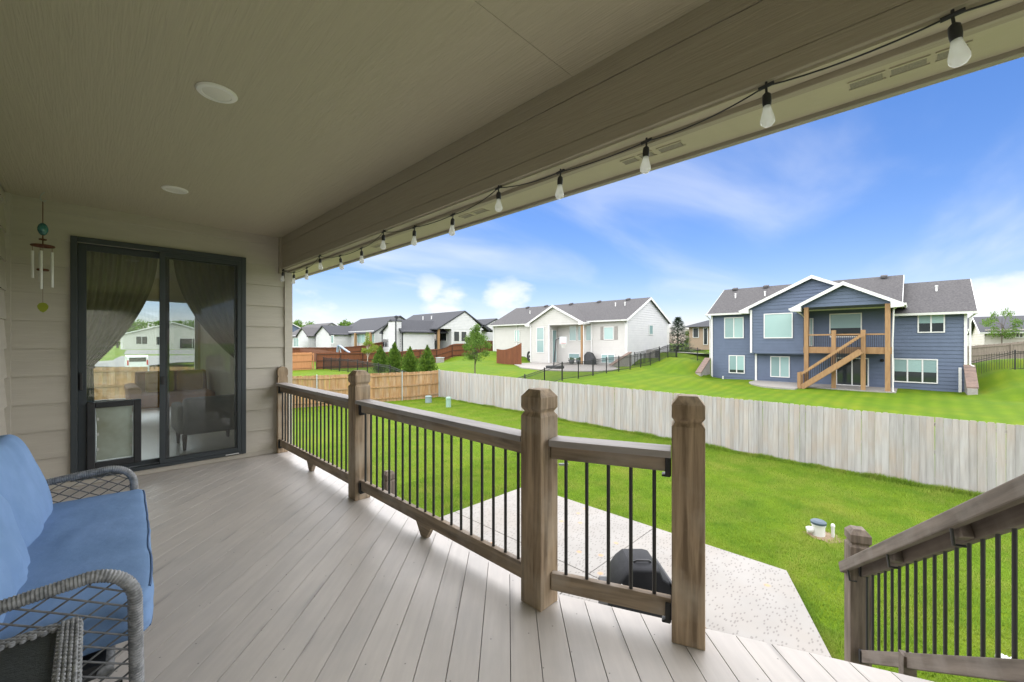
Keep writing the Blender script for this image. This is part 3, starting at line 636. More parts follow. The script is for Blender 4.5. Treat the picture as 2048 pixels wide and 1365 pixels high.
# ------------------------------------------------------------------ deck
deck = thing('deck', 'grey composite deck of diagonal boards under the porch roof', 'deck', (1, 3, DZ))
DP = [(XL, YW + .0), (1.885, YW + .0), (1.885, 1.572), (2.76, -.53), (2.76, YE), (XL, YE)]
Q0, PITCH, GAP = .0127, .1417, .0034
r2 = 2 ** -.5
dm = bpy.data.materials['deck_composite']
k = -48
while k < 46:
    q0, q1 = Q0 + PITCH * k + GAP / 2, Q0 + PITCH * (k + 1) - GAP / 2
    poly = clip2(clip2(DP, r2, -r2, q0), -r2, r2, -q1)
    k += 1
    if len(poly) < 3: continue
    qa = (q0 + q1) / 2; c0 = V((qa * r2, -qa * r2, 0))
    d, n_ = V((r2, r2, 0)), V((r2, -r2, 0))
    loc = [(V((x, y, 0)) - c0).dot(d) for x, y in poly], [(V((x, y, 0)) - c0).dot(n_) for x, y in poly]
    b = B().prism([(a, c, -.024) for a, c in zip(*loc)], (0, 0, .024))
    o = obj('deck_board', b, m_deck, deck, bevel=.0012)
    o.location = c0 + V((0, 0, DZ)); o.rotation_euler = (0, 0, 0)
    o.matrix_basis = Matrix.Translation(c0 + V((0, 0, DZ))) @ Matrix((d, n_, (0, 0, 1))).transposed().to_4x4()
E1 = [(1.885, YW), (1.885, 1.572), (2.76, -.53), (2.76, YE)]
for p, q in zip(E1, E1[1:]):
    d = V((q[0] - p[0], q[1] - p[1], 0)).normalized(); n_ = V((-d.y, d.x, 0)); n_ = n_ if n_.x > 0 else -n_
    a, b_ = V((*p, DZ - .15)) + n_ * .008, V((*q, DZ - .15)) + n_ * .008
    obj('rim_board', B().beam(a, b_, .024, .27), m_deck, deck)
obj('gap_shade_sheet', B().prism([(x, y, DZ - .034) for x, y in DP], (0, 0, .004)), m_blackp, deck)  # added black sheet under the boards, stands in for shade in the gaps
for i in range(9):
    y = YE + .6 + i * 1.1
    x1 = 1.86 if y > 1.57 else min(1.86 + (1.57 - y) * .414, 2.7)
    obj('joist', B().box(XL, x1, y - .02, y + .02, DZ - .25, DZ - .036), m_under, deck)
for x, y in ((1.75, 5.2), (1.75, 1.9), (2.3, -.6), (2.5, -3.3)):
    obj('support_post', B().sq(x, y, [(.07, .06), (.07, DZ - .25)]), m_under, deck)

# ------------------------------------------------------------------ deck railing
def post_prof(z0, top, w=.075):
    return [(w, z0), (w, top - .150), (w * .82, top - .130), (w * .82, top - .124), (w, top - .104), (w, top - .042), (w * .58, top)]
rail = thing('deck_railing', 'weathered wood deck railing with thin black balusters along the porch edge', 'railing', (1.79, 4, DZ))
PTOP = 3.41
P2, P3, P4 = (1.79, 3.79), (1.79, 1.535), (2.09, .815)
A4 = math.atan2(P4[1] - P3[1], P4[0] - P3[0]) + math.pi / 2
for (x, y), rot in ((P2, 0), (P3, 0), (P4, R(22.5))):
    obj('post', B().sq(x, y, post_prof(DZ + .001, PTOP), rot), m_wood, rail, bevel=.004)
hp = B()  # half post with rounded cap against the wall
prof = [(-.062, 0), (.062, 0), (.062, 1.0), (.055, 1.02), (.055, 1.028), (.064, 1.045), (.064, 1.10), (.05, 1.135), (.02, 1.15), (-.02, 1.15), (-.05, 1.135), (-.064, 1.10), (-.064, 1.045), (-.055, 1.028), (-.055, 1.02), (-.062, 1.0)]
hp.prism([(1.805 + a, YW - .075, DZ + .002 + b) for a, b in prof], (0, .052, 0))
obj('half_post', hp, m_wood, rail, bevel=.003)
bal_me = None
def baluster(x, y, z0, z1, parent):
    b = B().tube([(0, 0, z0), (0, 0, z1)], .0095, 10)
    o = obj('baluster', b, m_black, parent, smooth=40); o.location = (x, y, 0); return o
def rail_run(parent, p, q, n, foot=True, hp0=.078, hp1=.078, brk=(True, True)):
    p, q = V((*p, 0)), V((*q, 0)); d = (q - p).normalized(); a, b = p + d * hp0, q - d * hp1
    inn = V((-d.y, d.x, 0)); inn = inn if inn.x < 0 else -inn
    a2, b2 = a + inn * .012, b + inn * .012
    zt = DZ + .94
    def bb(name, z0, z1, w, mat, ext=0., sh=0.):
        L_ = (b2 - a2).length; o = obj(name, B().box(-w / 2, w / 2, -ext, L_ + ext, z0, z1), mat, parent, bevel=.004)
        o.matrix_basis = Matrix.Translation(a2 + inn * sh) @ Matrix.Rotation(math.atan2(d.y, d.x) - math.pi / 2, 4, 'Z'); return o
    bb('top_rail', zt - .115, zt - .036, .038, m_railw)
    bb('rail_cap', zt - .035, zt, .135, m_cap, ext=0.0, sh=.0)
    bb('bottom_rail', DZ + .095, DZ + .19, .038, m_railw)
    for i in range(n):
        c = a2 + (b2 - a2) * ((i + .7) / (n + .4)); baluster(c.x, c.y, DZ + .188, zt - .113, parent)
    for e, s_, use in ((a2, 1, brk[0]), (b2, -1, brk[1])):
        if not use: continue
        for z0, z1 in ((zt - .135, zt - .037), (DZ + .075, DZ + .17)):
            c = e + d * s_ * .014 + inn * .004
            k_ = B().box(-.03, .03, -.014, .014, z0, z1); k_.box(-.03, .03, -.012, .03, z0 - .004, z0 + .006)
            o = obj('rail_bracket', k_, m_blackp, parent, bevel=.008)
            o.matrix_basis = Matrix.Translation(c) @ Matrix.Rotation(math.atan2(d.y, d.x) - math.pi / 2 + (0 if s_ > 0 else math.pi), 4, 'Z')
    if foot:
        c = (a2 + b2) / 2
        f = B().prism([(-.019, -.10, DZ + .098), (-.019, -.035, DZ + .002), (-.019, .035, DZ + .002), (-.019, .10, DZ + .098)], (.038, 0, 0))
        o = obj('rail_foot', f, m_railw, parent, bevel=.003); o.matrix_basis = Matrix.Translation(c + inn * .001) @ Matrix.Rotation(math.atan2(d.y, d.x) - math.pi / 2, 4, 'Z')
rail_run(rail, (1.79, YW - .05), P2, 20, hp0=.026)
rail_run(rail, P2, P3, 19, brk=(True, False))
rail_run(rail, P3, P4, 5, foot=False, brk=(False, True))
# hook bolt on the side of the corner post
obj('hook_bolt', B().tube([(1.862, 1.45, DZ + .78), (1.90, 1.415, DZ + .78)], .007, 8), m_galv, rail)

# ------------------------------------------------------------------ stair down from the deck and its railing
SD = V((.9239, .3827, 0)); SE = V((.3827, -.9239, 0)); SLOPE = .666
S0 = V((2.09, .815, 0)) + SD * .10
stair = thing('deck_stair', 'wooden stair leading from the deck down towards the patio', 'stairs', (3.2, .4, 0))
for w_ in (.10, .70, 1.30):
    a = S0 + SE * w_ + V((0, 0, DZ - .27)); b_ = a + SD * 2.95 + V((0, 0, -2.95 * SLOPE))
    obj('stringer', B().beam(a, b_, .04, .26), m_under, stair)
for i in range(11):
    a = S0 + SE * .06 + SD * (.14 + .28 * i) + V((0, 0, DZ - .187 * (i + 1)))
    obj('tread', B().beam(a, a + SE * 1.30, .27, .03), m_deck, stair)
srail = thing('stair_railing', 'weathered wooden stair handrail with black balusters descending beside the lawn', 'railing', (4.6, .36, 0))
RA, RB = V((2.73, -.458, 0)), V((4.66, .345, 0))     # rail line, top to bottom
rd = (RB - RA).normalized()
def zr(p): return DZ + .95 - (p - RA).length * SLOPE if (p - RA).dot(rd) > 0 else DZ + .95 + (p - RA).length * SLOPE
zlow = zr(RB)
pc = RB + rd * .02
obj('post', B().sq(pc.x + .03, pc.y + .012, post_prof(.0, 2.05), R(22.5)), m_woodx, srail, bevel=.004)
pu = RA - rd * .10
obj('post', B().sq(pu.x, pu.y, post_prof(DZ + .001, PTOP), R(22.5)), m_woodx, srail, bevel=.004)
sdn = V((rd.x, rd.y, -SLOPE)).normalized()
left = V((-rd.y, rd.x, 0))           # towards the stair / camera-left
def sp(t, z): p = RA + rd * t; return V((p.x, p.y, zr(p) + z))
TL = (RB - RA).length
beam_obj('top_rail', sp(0, -.075), sp(TL - .06, -.075), .038, .095, m_railx, srail, bevel=.004)
beam_obj('rail_cap', sp(-.0, -.012), sp(TL - .06, -.012), .12, .034, m_railx, srail, bevel=.005)
beam_obj('handrail', sp(-.0, -.03) + left * .095, sp(TL + .12, -.03) + left * .095, .04, .085, m_railx, srail, bevel=.008)
beam_obj('bottom_rail', sp(0, -.80), sp(TL - .06, -.80), .038, .09, m_railx, srail, bevel=.004)
for i in range(17):
    t = TL - .14 - i * .108
    if t < .05: break
    p = sp(t, 0)
    o = obj('baluster', B().tube([(0, 0, p.z - .765), (0, 0, p.z - .11)], .0095, 10), m_black, srail, smooth=40); o.location = (p.x, p.y, 0)
for t in (.62, 1.35):
    p = sp(t, -.075) + left * .045
    obj('handrail_block', B().beam(p - sdn * .04, p + sdn * .04, .05, .085), m_railx, srail, bevel=.003)
for t in (TL - .02, 1.35, .62):
    p = sp(t, -.16) + left * .03; q = sp(t - .02, -.075) + left * .10
    obj('handrail_bracket', B().tube([p, p + left * .05 + V((0, 0, .0)), q], .008, 8), m_black, srail, smooth=40)
p = sp(1.3, -.80); obj('bottom_block', B().sq(p.x, p.y, [(.035, p.z - .22), (.035, p.z + .046)], R(22.5)), m_railx, srail)
obj('rail_bracket', B().beam(sp(TL - .07, -.12), sp(TL - .07, -.02), .06, .03, up=rd), m_blackp, srail)
obj('rail_bracket', B().beam(sp(TL - .07, -.85), sp(TL - .07, -.75), .06, .03, up=rd), m_blackp, srail)

# ------------------------------------------------------------------ lone notched post beyond the deck
tag(obj('wooden_post', B().sq(3.07, 5.55, post_prof(.06, 1.79), 0), m_woodx, bevel=.004), 'lone brown notched wooden post on the lower patio seen through the balusters', 'post')

# ------------------------------------------------------------------ recessed lights, string lights, wind chime
for (px, py), lab in (((434, 185), 'larger-looking round white recessed ceiling light nearest the camera'), ((350, 379), 'round white recessed ceiling light nearest the sliding door wall')):
    c = onZ(px, py, ZC)
    t = thing('recessed_light', lab, 'ceiling light', (c.x, c.y, ZC), group='recessed porch ceiling lights')
    ring = B(); ring.lathe(c.x, c.y, [(.097, ZC), (.099, ZC - .004), (.092, ZC - .012), (.071, ZC - .013), (.068, ZC - .005)], 40)
    obj('trim_ring', ring, m_lamp, t, smooth=40)
    obj('lens', B().lathe(c.x, c.y, [(.070, ZC - .006), (.070, ZC - .0095), (.035, ZC - .0135), (.001, ZC - .0145)], 40), m_lens, t, smooth=40)
sl = thing('string_lights', 'black cable of string lights with pear shaped glass bulbs along the beam', 'string lights', (1.82, 2, ZBB))
bulbs = [(1905, 8, 0), (1533, 155, 0), (1293, 283, 1), (1121, 344, 1), (998, 366, 0), (906, 430, 1), (829, 455, 1), (768, 460, 0), (723, 497, 1), (680, 512, 1), (640, 515, 0), (614, 536, 1), (587, 546, 1), (563, 543, 0)]
anch = []
for px, py, out_ in bulbs:
    p = onX(px, py, 1.945 if out_ else 1.81)
    if out_: p.z = 4.628; p = onZ(px, py, 4.628); p.x = min(p.x, 1.95)
    else: p.z = 4.652; p.x = 1.806
    if py == 543: p = V((1.815, YW - .05, 4.652))
    if py == 546: p = V((1.93, YW - .12, 4.628))
    anch.append(p)
anch.insert(0, V((1.815, -.62, 4.652)))
cab = []
for i, (p, q) in enumerate(zip(anch, anch[1:])):
    sag = .012 + .006 * (i % 3)
    for j in range(8):
        t = j / 8; cab.append(p.lerp(q, t) - V((0, 0, sag * 4 * t * (1 - t))))
cab.append(anch[-1])
obj('cable', B().tube(cab, .0032, 6), m_black, sl, smooth=60)
for i, p in enumerate(anch):
    n_ = random.uniform(-.10, .10); k_ = random.uniform(-.12, .12)
    dn = V((n_, k_, -1)).normalized()
    cl = B().tube([p + V((0, -.026, .003)), p + V((0, .026, -.003))], .0075, 8)
    cl.tube([p + V((0, 0, .016)), p - V((0, 0, .004)), p + dn * .028], .0045, 6)
    obj('cable_clip', cl, m_blackp, sl, smooth=40)
    a = p + dn * .026
    rs = [(.006, 0), (.014, .008), (.0155, .02), (.0155, .04), (.0135, .052)]
    so = obj('socket', B().tube([a + dn * h for _, h in rs], [r_ for r_, _ in rs], 14), m_blackp, sl, smooth=40)
    rs = [(.012, .048), (.013, .056), (.016, .070), (.021, .088), (.0245, .104), (.0235, .116), (.016, .126), (.004, .130)]
    obj('bulb', B().tube([a + dn * h for _, h in rs], [r_ for r_, _ in rs], 18), m_bulb, so, smooth=60)
CH = V((-.315, 5.86, 0))
ch = thing('wind_chime', 'wind chime with teal glass ball, silver tubes and green leaf pendant', 'wind chime', (CH.x, CH.y, ZC))
def chz(py): return onY(73, py, CH.y).z
ring = lambda r, z, n=20: [(CH.x + r * math.cos(6.283 * i / n), CH.y + r * math.sin(6.283 * i / n), z) for i in range(n)]
obj('hook', B().tube([CH + V((.012, 0, ZC)), CH + V((-.008, 0, ZC - .025)), CH + V((-.018, 0, ZC - .05)), CH + V((-.01, 0, ZC - .085)), CH + V((.008, 0, ZC - .092)), CH + V((.02, 0, ZC - .075))], .0035, 8), m_galv, ch, smooth=60)
z_ball = chz(457)
obj('cord', B().tube([CH + V((0, 0, ZC - .09)), CH + V((0, 0, z_ball + .03))], .0035, 6), m_copper, ch)
obj('glass_ball', B().lathe(CH.x, CH.y, [(.003, z_ball + .058), (.016, z_ball + .052), (.028, z_ball + .036), (.036, z_ball + .008), (.035, z_ball - .016), (.024, z_ball - .045), (.012, z_ball - .058), (.002, z_ball - .06)][::-1], 20), m_teal, ch, smooth=60)
kn = B().tube(ring(.022, chz(478), 12), .006, 6, closed=True); kn.tube([CH + V((0, 0, z_ball - .055)), CH + V((0, 0, chz(492)))], .005, 6)
obj('wire_knot', kn, m_copper, ch)
zt_ = chz(491)
tp = B().tube(ring(.072, zt_), .0085, 8, closed=True); tp.tube([CH + V((-.07, 0, zt_)), CH + V((.07, 0, zt_))], .006, 6); tp.tube([CH + V((0, -.07, zt_)), CH + V((0, .07, zt_))], .006, 6)
obj('top_ring', tp, m_copper, ch, smooth=60)
for i, (ang, bot) in enumerate(((3.3, 557), (4.6, 579), (5.9, 574), (1.9, 562))):
    c = CH + V((.064 * math.cos(ang), .064 * math.sin(ang), 0))
    tb = obj('chime_tube', B().tube([c + V((0, 0, zt_ - .055)), c + V((0, 0, chz(bot)))], .0105, 10), m_silver, ch, smooth=60)
    obj('thread', B().tube([c + V((0, 0, zt_)), c + V((0, 0, zt_ - .06))], .0015, 5), m_copper, tb)
obj('striker', B().lathe(CH.x, CH.y, [(.038, chz(541)), (.04, chz(540)), (.04, chz(539) + .003), (.036, chz(538) + .004)], 16), m_copper, ch)
zp = chz(615)
obj('thread', B().tube([CH + V((0, 0, zt_)), CH + V((0, 0, zp + .05))], .0014, 5), m_copper, ch)
obj('leaf_pendant', B().prism([(CH.x + a * .036, CH.y - .003, zp + b * .048) for a, b in ((0, 1), (.6, .85), (1, .35), (.95, -.1), (.55, -.65), (.05, -1), (-.45, -.75), (-.9, -.2), (-1, .3), (-.65, .8))], (0, .006, 0)), m_yleaf, ch)

# ------------------------------------------------------------------ wicker loveseat and cushions
LY0, LY1, LXB, LXF, AZ = 2.05, 3.72, -.50, .125, DZ + .66
ls = thing('wicker_loveseat', 'grey wicker loveseat frame with lattice arms standing on the deck', 'loveseat', (-.2, 2.9, DZ))
def woven(pts, r, step=.0095):
    """resample a path and modulate its radius like wound wicker strands"""
    pts = [V(p) for p in pts]; out_, rad = [], []; acc = 0; i = 0
    for p, q in zip(pts, pts[1:]):
        L_ = (q - p).length; n = max(1, int(L_ / (step / 4)))
        for j in range(n):
            out_.append(p.lerp(q, j / n)); rad.append(r * (1 + (-.07, .07, .05, -.02)[i % 4])); i += 1
    out_.append(pts[-1]); rad.append(r); return out_, rad
def arm_path(y):
    pts = [V((LXB, y, AZ - .045)), V((-.30, y, AZ - .035)), V((-.10, y, AZ - .012)), V((.038, y, AZ))]
    for k in range(1, 9):
        t = math.pi / 2 * k / 8; pts.append(V((.038 + .12 * math.sin(t), y, AZ - .12 + .12 * math.cos(t))))
    pts += [V((.160, y, DZ + .40)), V((.163, y, DZ + .20)), V((.168, y, DZ + .012))]
    return pts
for y in (LY0, LY1):
    arm = obj('arm', B().tube(*woven(arm_path(y), .0205), 16), m_wick, ls, smooth=70)
    obj('lower_rail', B().tube(*woven([(LXB, y, DZ + .20), (.163, y, DZ + .17)], .018), 12), m_wick, arm, smooth=70)
    obj('rear_leg', B().tube(*woven([(LXB, y, DZ + .01), (LXB - .02, y, AZ + .28)], .026), 12), m_wick, arm, smooth=70)
    x0, x1, z0, z1 = LXB + .02, .155, DZ + .18, AZ - .025
    for sgn in (1, -1):
        sl_ = .60 * sgn; c = -.9
        while c < 1.2:
            t0, t1 = 0.0, x1 - x0                     # clip z = c + sl_*t to the panel
            ta, tb2 = sorted(((0 - c) / sl_, ((z1 - z0) - c) / sl_))
            t0, t1 = max(t0, ta), min(t1, tb2)
            if t1 - t0 > .025:
                obj('lattice_strand', B().tube([(x0 + t0, y + sgn * .0035, z0 + c + sl_ * t0), (x0 + t1, y + sgn * .0035, z0 + c + sl_ * t1)], .0034, 6), m_wickd, arm)
            c += .052
bk = obj('back_frame', B().tube(*woven([(LXB - .03, LY0, AZ + .26), (LXB - .035, (LY0 + LY1) / 2, AZ + .34), (LXB - .03, LY1, AZ + .26)], .028), 12), m_wick, ls, smooth=70)
sf = obj('seat_frame', B().box(LXB, .08, LY0 + .03, LY1 - .03, DZ + .285, DZ + .33), m_blackp, ls)
obj('front_rail', B().tube(*woven([(.08, LY0 + .02, DZ + .30), (.08, LY1 - .02, DZ + .30)], .022), 12), m_wick, ls, smooth=70)
for zz in (.235, .145):
    o = obj('bracket_knob', B().tube([(.075, LY0 + .02, DZ + zz), (.125, LY0 + .02, DZ + zz + .005)], [.012, .016], 10), m_black, ls, smooth=60)
def cushion(cx, cy, cz, sx, sy, sz, e=.28, n=26, seed=0, puff=.12, tilt=0, wr=.006, path=None, ep=8):
    """pillow with rounded edges: a sub-divided box pushed to a superellipsoid, softly wrinkled"""
    bm = bmesh.new(); bmesh.ops.create_cube(bm, size=2); bmesh.ops.subdivide_edges(bm, edges=bm.edges[:], cuts=n, use_grid_fill=True)
    M_ = Matrix.Rotation(tilt, 4, 'Y')
    def shape(x, y, z_, out=0.):
        ex = (1 - abs(x) ** 4) * (1 - abs(y) ** 4)
        k_ = (abs(x) ** ep + abs(y) ** ep + abs(z_) ** ep) ** (1 / ep)
        x, y, z_ = x / k_, y / k_, z_ / k_
        z_ *= (1 - puff) + puff * max(ex, 0) * 1.6
        w = mnoise.noise(V((x * 2.2 + seed, y * 3.1, z_ * 1.7))) * wr * 2 + mnoise.noise(V((x * 6 + seed, y * 7, z_ * 3))) * wr
        p = V((x * sx / 2, y * sy / 2, z_ * sz / 2)); p += p.normalized() * (w + out)
        return V((cx, cy, cz)) + M_ @ p
    if path is not None: return [shape(*q, .001) for q in path]
    for v in bm.verts: v.co = shape(*v.co)
    me = bpy.data.meshes.new('cushion'); bm.to_mesh(me); bm.free(); me.materials.append(m_blue); me.shade_smooth(); return me
SX0, SX1 = LXB + .06, .215
sc_z = DZ + .435
o = bpy.data.objects.new('seat_cushion', cushion((SX0 + SX1) / 2, (LY0 + LY1) / 2 + .01, sc_z, SX1 - SX0, LY1 - LY0 - .10, .19, puff=.05, seed=3, wr=.006, ep=14)); COL.objects.link(o)
tag(o, 'long blue seat cushion lying on the wicker loveseat', 'cushion')
CU = ((SX0 + SX1) / 2, (LY0 + LY1) / 2 + .01, sc_z, SX1 - SX0, LY1 - LY0 - .10, .19)
for zz in (.90, -.90):
    pth = [(1, -.95 + 1.9 * k_ / 60, zz) for k_ in range(61)]
    obj('piping', B().tube(cushion(*CU, puff=.05, seed=3, wr=.006, ep=14, path=pth), .0048, 8), m_pipe, o, smooth=60)
for cy, sy, lab, dx, sd, dz_ in ((3.28, .86, 'blue back cushion leaning at the far end of the loveseat', 0, 1, 0), (2.45, .84, 'puffy blue back cushion at the near end of the loveseat', .02, 5, -.04)):
    o = bpy.data.objects.new('back_cushion', cushion(-.375 + dx, cy, DZ + .70 + dz_, .30, sy, .54, ep=4.5, puff=-.02, tilt=R(-17), seed=sd, wr=.006 if sd == 1 else .012)); COL.objects.link(o)
    tag(o, lab, 'cushion', group='loveseat back cushions')

PIV = V((-.2, 2.9, 0)); ROT = R(-3)
ls.rotation_euler = (0, 0, ROT)
for o in list(COL.objects):
    if o.name.startswith(('seat_cushion', 'back_cushion')):
        o.matrix_basis = Matrix.Translation(PIV) @ Matrix.Rotation(ROT, 4, 'Z') @ Matrix.Translation(-PIV)

# ------------------------------------------------------------------ wicker side table
TX1, TY1, TZ = -.028, 1.95, DZ + .585
tb = thing('wicker_side_table', 'square grey wicker side table with black top beside the loveseat', 'side table', (-.25, 1.7, DZ))
TX0, TY0 = TX1 - .48, TY1 - .50
obj('table_top', B().box(TX0 + .03, TX1 - .03, TY0 + .03, TY1 - .03, TZ - .03, TZ - .012), m_tabtop, tb)
def weave_edge(p, q, w, h, parent):
    """woven border: a core with small over-and-under strand loops"""
    p, q = V(p), V(q); d = (q - p); L_ = d.length; d.normalize(); sd = V((-d.y, d.x, 0))
    b = B().beam(p, q, w * .86, h * .8)
    n = int(L_ / .021)
    for r_ in range(4):
        off = (r_ - 1.5) * w / 4
        for i in range(n):
            t = (i + (.5 if r_ % 2 else 0)) * .021
            if t + .017 > L_: continue
            c = p + d * (t + .008) + sd * off + V((0, 0, h * .42))
            b.tube([c - d * .0085 - V((0, 0, .003)), c - d * .004 + V((0, 0, .0025)), c + d * .004 + V((0, 0, .0025)), c + d * .0085 - V((0, 0, .003))], w / 8.6, 6)
    for i in range(n):
        for s_ in (-1, 1):
            c = p + d * (i * .021 + .01) + sd * s_ * w * .45
            b.tube([c + V((0, 0, h * .45)), c + sd * s_ * .004, c - V((0, 0, h * .45))], .0075, 6)
    return obj('woven_border', b, m_wick, parent, smooth=60)
weave_edge((TX1 - .018, TY0, TZ - .02), (TX1 - .018, TY1, TZ - .02), .042, .04, tb)
weave_edge((TX0 + .018, TY0, TZ - .02), (TX0 + .018, TY1, TZ - .02), .042, .04, tb)
weave_edge((TX0 + .04, TY1 - .02, TZ - .022), (TX1 - .04, TY1 - .02, TZ - .022), .04, .036, tb)
weave_edge((TX0 + .04, TY0 + .02, TZ - .022), (TX1 - .04, TY0 + .02, TZ - .022), .04, .036, tb)
for x in (TX0 + .02, TX1 - .02):
    for y in (TY0 + .02, TY1 - .02): obj('leg', B().tube(*woven([(x, y, DZ + .002), (x, y, TZ - .042)], .019), 10), m_wick, tb, smooth=60)

# ------------------------------------------------------------------ curtains and furniture behind the glass
def curtain(xo, xi, xt, seed, name_lab):
    """pleated curtain from rod to floor, drawn back towards the outer edge at tie height"""
    b = B(); nu, nv = 90, 46; y0 = YW + .30
    zt, zb, ztie = 4.80, DZ + .06, 3.42
    for j in range(nv + 1):
        t = j / nv; z_ = zt + (zb - zt) * t
        if z_ > ztie:
            k_ = (zt - z_) / (zt - ztie); w = 1 - (k_ ** 2.1)
            xin = xt + (xi - xt) * w
        else:
            k_ = (ztie - z_) / (ztie - zb); xin = xt + (xi - xt) * .05 * k_
        for i in range(nu + 1):
            s = i / nu; x = xo + (xin - xo) * s
            sq_ = abs(xin - xo) / abs(xi - xo)
            y = y0 + .035 * (.35 + .65 * sq_) * math.sin(s * 62 + seed + .8 * math.sin(t * 3 + s * 4)) + .01 * math.sin(s * 23 + seed * 2)
            b.v.append((x, y, z_))
    for j in range(nv):
        for i in range(nu): b.f.append((j * (nu + 1) + i, j * (nu + 1) + i + 1, (j + 1) * (nu + 1) + i + 1, (j + 1) * (nu + 1) + i))
    t = thing('curtain', name_lab, 'curtain', (xo, y0, DZ + .03), group='door curtains')
    obj('cloth', b, m_curtain, t, smooth=180, fix=False)
    obj('tie_back', B().tube([(xo, y0 - .05, ztie + .04), ((xo + xt) / 2, y0 - .065, ztie), (xt, y0 - .05, ztie - .01), (xt, y0 + .05, ztie), (xo, y0 + .05, ztie + .04)], .02, 8), m_curtain, t, smooth=60)
curtain(-.16, .56, .02, 0, 'dark olive curtain tied back behind the door panel with the pet flap')
curtain(1.62, .70, 1.38, 2, 'dark olive curtain tied back behind the screened door panel')
def legs(parent, pts, z0, z1, m):
    for x, y in pts: obj('leg', B().tube([(x, y, z0), (x, y, z1)], [.018, .03], 8), m, parent, smooth=50)
FZ = DZ + .03
sofa = thing('sofa', 'brown upholstered sofa standing inside by the far window', 'sofa', (1.2, 10.6, FZ))
obj('seat', B().box(.62, 1.78, 10.2, 11.1, FZ + .22, FZ + .46), m_sofa, sofa, bevel=.04)
obj('backrest', B().prism([(.62, 11.0, FZ + .22), (.62, 11.25, FZ + .22), (.62, 11.32, FZ + .86), (.62, 11.14, FZ + .86)], (1.16, 0, 0)), m_sofa, sofa, bevel=.04)
obj('armrest', B().prism([(.50, 10.15, FZ + .2), (.66, 10.15, FZ + .2), (.66, 10.15, FZ + .58), (.60, 10.15, FZ + .64), (.46, 10.15, FZ + .62)], (0, 1.15, 0)), m_sofa, sofa, bevel=.03)
legs(sofa, [(.62, 10.25), (.62, 11.15), (1.72, 10.25), (1.72, 11.15)], FZ + .001, FZ + .23, m_darkwood)
for x, lab in ((.98, 'tan throw pillow on the brown sofa nearest its armrest'), (1.46, 'tan throw pillow on the brown sofa nearest the side wall')):
    me = cushion(x, 10.93, FZ + .66, .44, .17, .42, puff=-.02, seed=x, wr=.004); me.materials.clear(); me.materials.append(m_pillow)
    o = bpy.data.objects.new('throw_pillow', me); COL.objects.link(o); tag(o, lab, 'pillow', group='pillows on the sofa')
ac = thing('armchair', 'grey upholstered armchair seen from behind through the door glass', 'armchair', (1.2, 7.2, FZ))
obj('seat', B().box(.86, 1.52, 6.95, 7.65, FZ + .20, FZ + .44), m_chair, ac, bevel=.04)
obj('backrest', B().prism([(.86, 6.98, FZ + .2), (.86, 7.14, FZ + .2), (.86, 7.10, FZ + .70), (.86, 6.90, FZ + .70)], (.68, 0, 0)), m_chair, ac, bevel=.05)
for x in (.80, 1.46): obj('armrest', B().box(x, x + .12, 6.98, 7.62, FZ + .22, FZ + .60), m_chair, ac, bevel=.04)
legs(ac, [(.88, 7.0), (.88, 7.58), (1.48, 7.0), (1.48, 7.58)], FZ + .001, FZ + .21, m_darkwood)

# ------------------------------------------------------------------ covered barbecue below the deck
g0 = onZ(1278, 1114, 1.10)
gr = thing('barbecue_grill', 'black barbecue grill with domed lid standing on the concrete patio', 'grill', (g0.x, g0.y, .06))
gd = V((CS, SN, 0)); gs = V((SN, -CS, 0))     # turned towards the house corner
gc = V((g0.x, g0.y, 0)) - gd * .02
def gp(u, w, z_): q = gc + gs * u + gd * w; return V((q.x, q.y, z_))
lid = B(); secs = []
prof = [(-.345, .74), (-.345, .83), (-.31, .93), (-.24, 1.03), (-.15, 1.10), (.11, 1.10), (.165, 1.085), (.20, .995), (.28, .94), (.33, .85), (.345, .74)]
nP = len(prof)
for w, k_ in ((-.26, .94), (-.22, 1.0), (.20, 1.0), (.26, .94)):
    secs.append([gp(u * k_, w, .74 + (z_ - .74) * k_) for u, z_ in prof])
for s_ in secs: lid.v += [tuple(p) for p in s_]
for i in range(3):
    for j in range(nP - 1): lid.f.append((i * nP + j, i * nP + j + 1, (i + 1) * nP + j + 1, (i + 1) * nP + j))
lid.f.append(tuple(range(nP))); lid.f.append(tuple(range(3 * nP, 4 * nP)))
m_cover = mk('black_grill_enamel', (.010, .011, .013), (.018, .019, .022), rough=.6, spec=.2, scale=4, bump=.25, bscale=6, bdist=.02)
obj('lid', lid, m_cover, gr, smooth=35, bevel=.012)
obj('lid_rim', B().prism([gp(u, -.285, z_) for u, z_ in [(.335, .75), (.35, .85), (.30, .95), (.275, .94), (.315, .85), (.30, .75)]], gd * .57), m_blackp, gr, bevel=.006)
obj('handle', B().tube([gp(-.10, -.10, 1.105), gp(-.07, -.12, 1.13), gp(.07, -.12, 1.13), gp(.10, -.10, 1.105)], .012, 8), m_black, gr, smooth=60)
obj('badge', B().prism([gp(-.315 + .055 * math.cos(t) * .55 + .05 * math.sin(t) * .5, -.285, .895 + .055 * math.sin(t)) for t in [6.283 * i / 16 for i in range(16)]], gd * -.006), m_pvc, gr)
cart = B().prism([gp(-.44, -.27, .10), gp(.44, -.27, .10), gp(.44, .27, .10), gp(-.44, .27, .10)], (0, 0, .63))
obj('cart', cart, m_blackp, gr, bevel=.015)
for u in (-.4, .4):
    for w in (-.22, .22): obj('caster', B().lathe(*gp(u, w, 0).xy, [(.03, .061), (.035, .08), (.02, .11)], 10), m_black, gr)

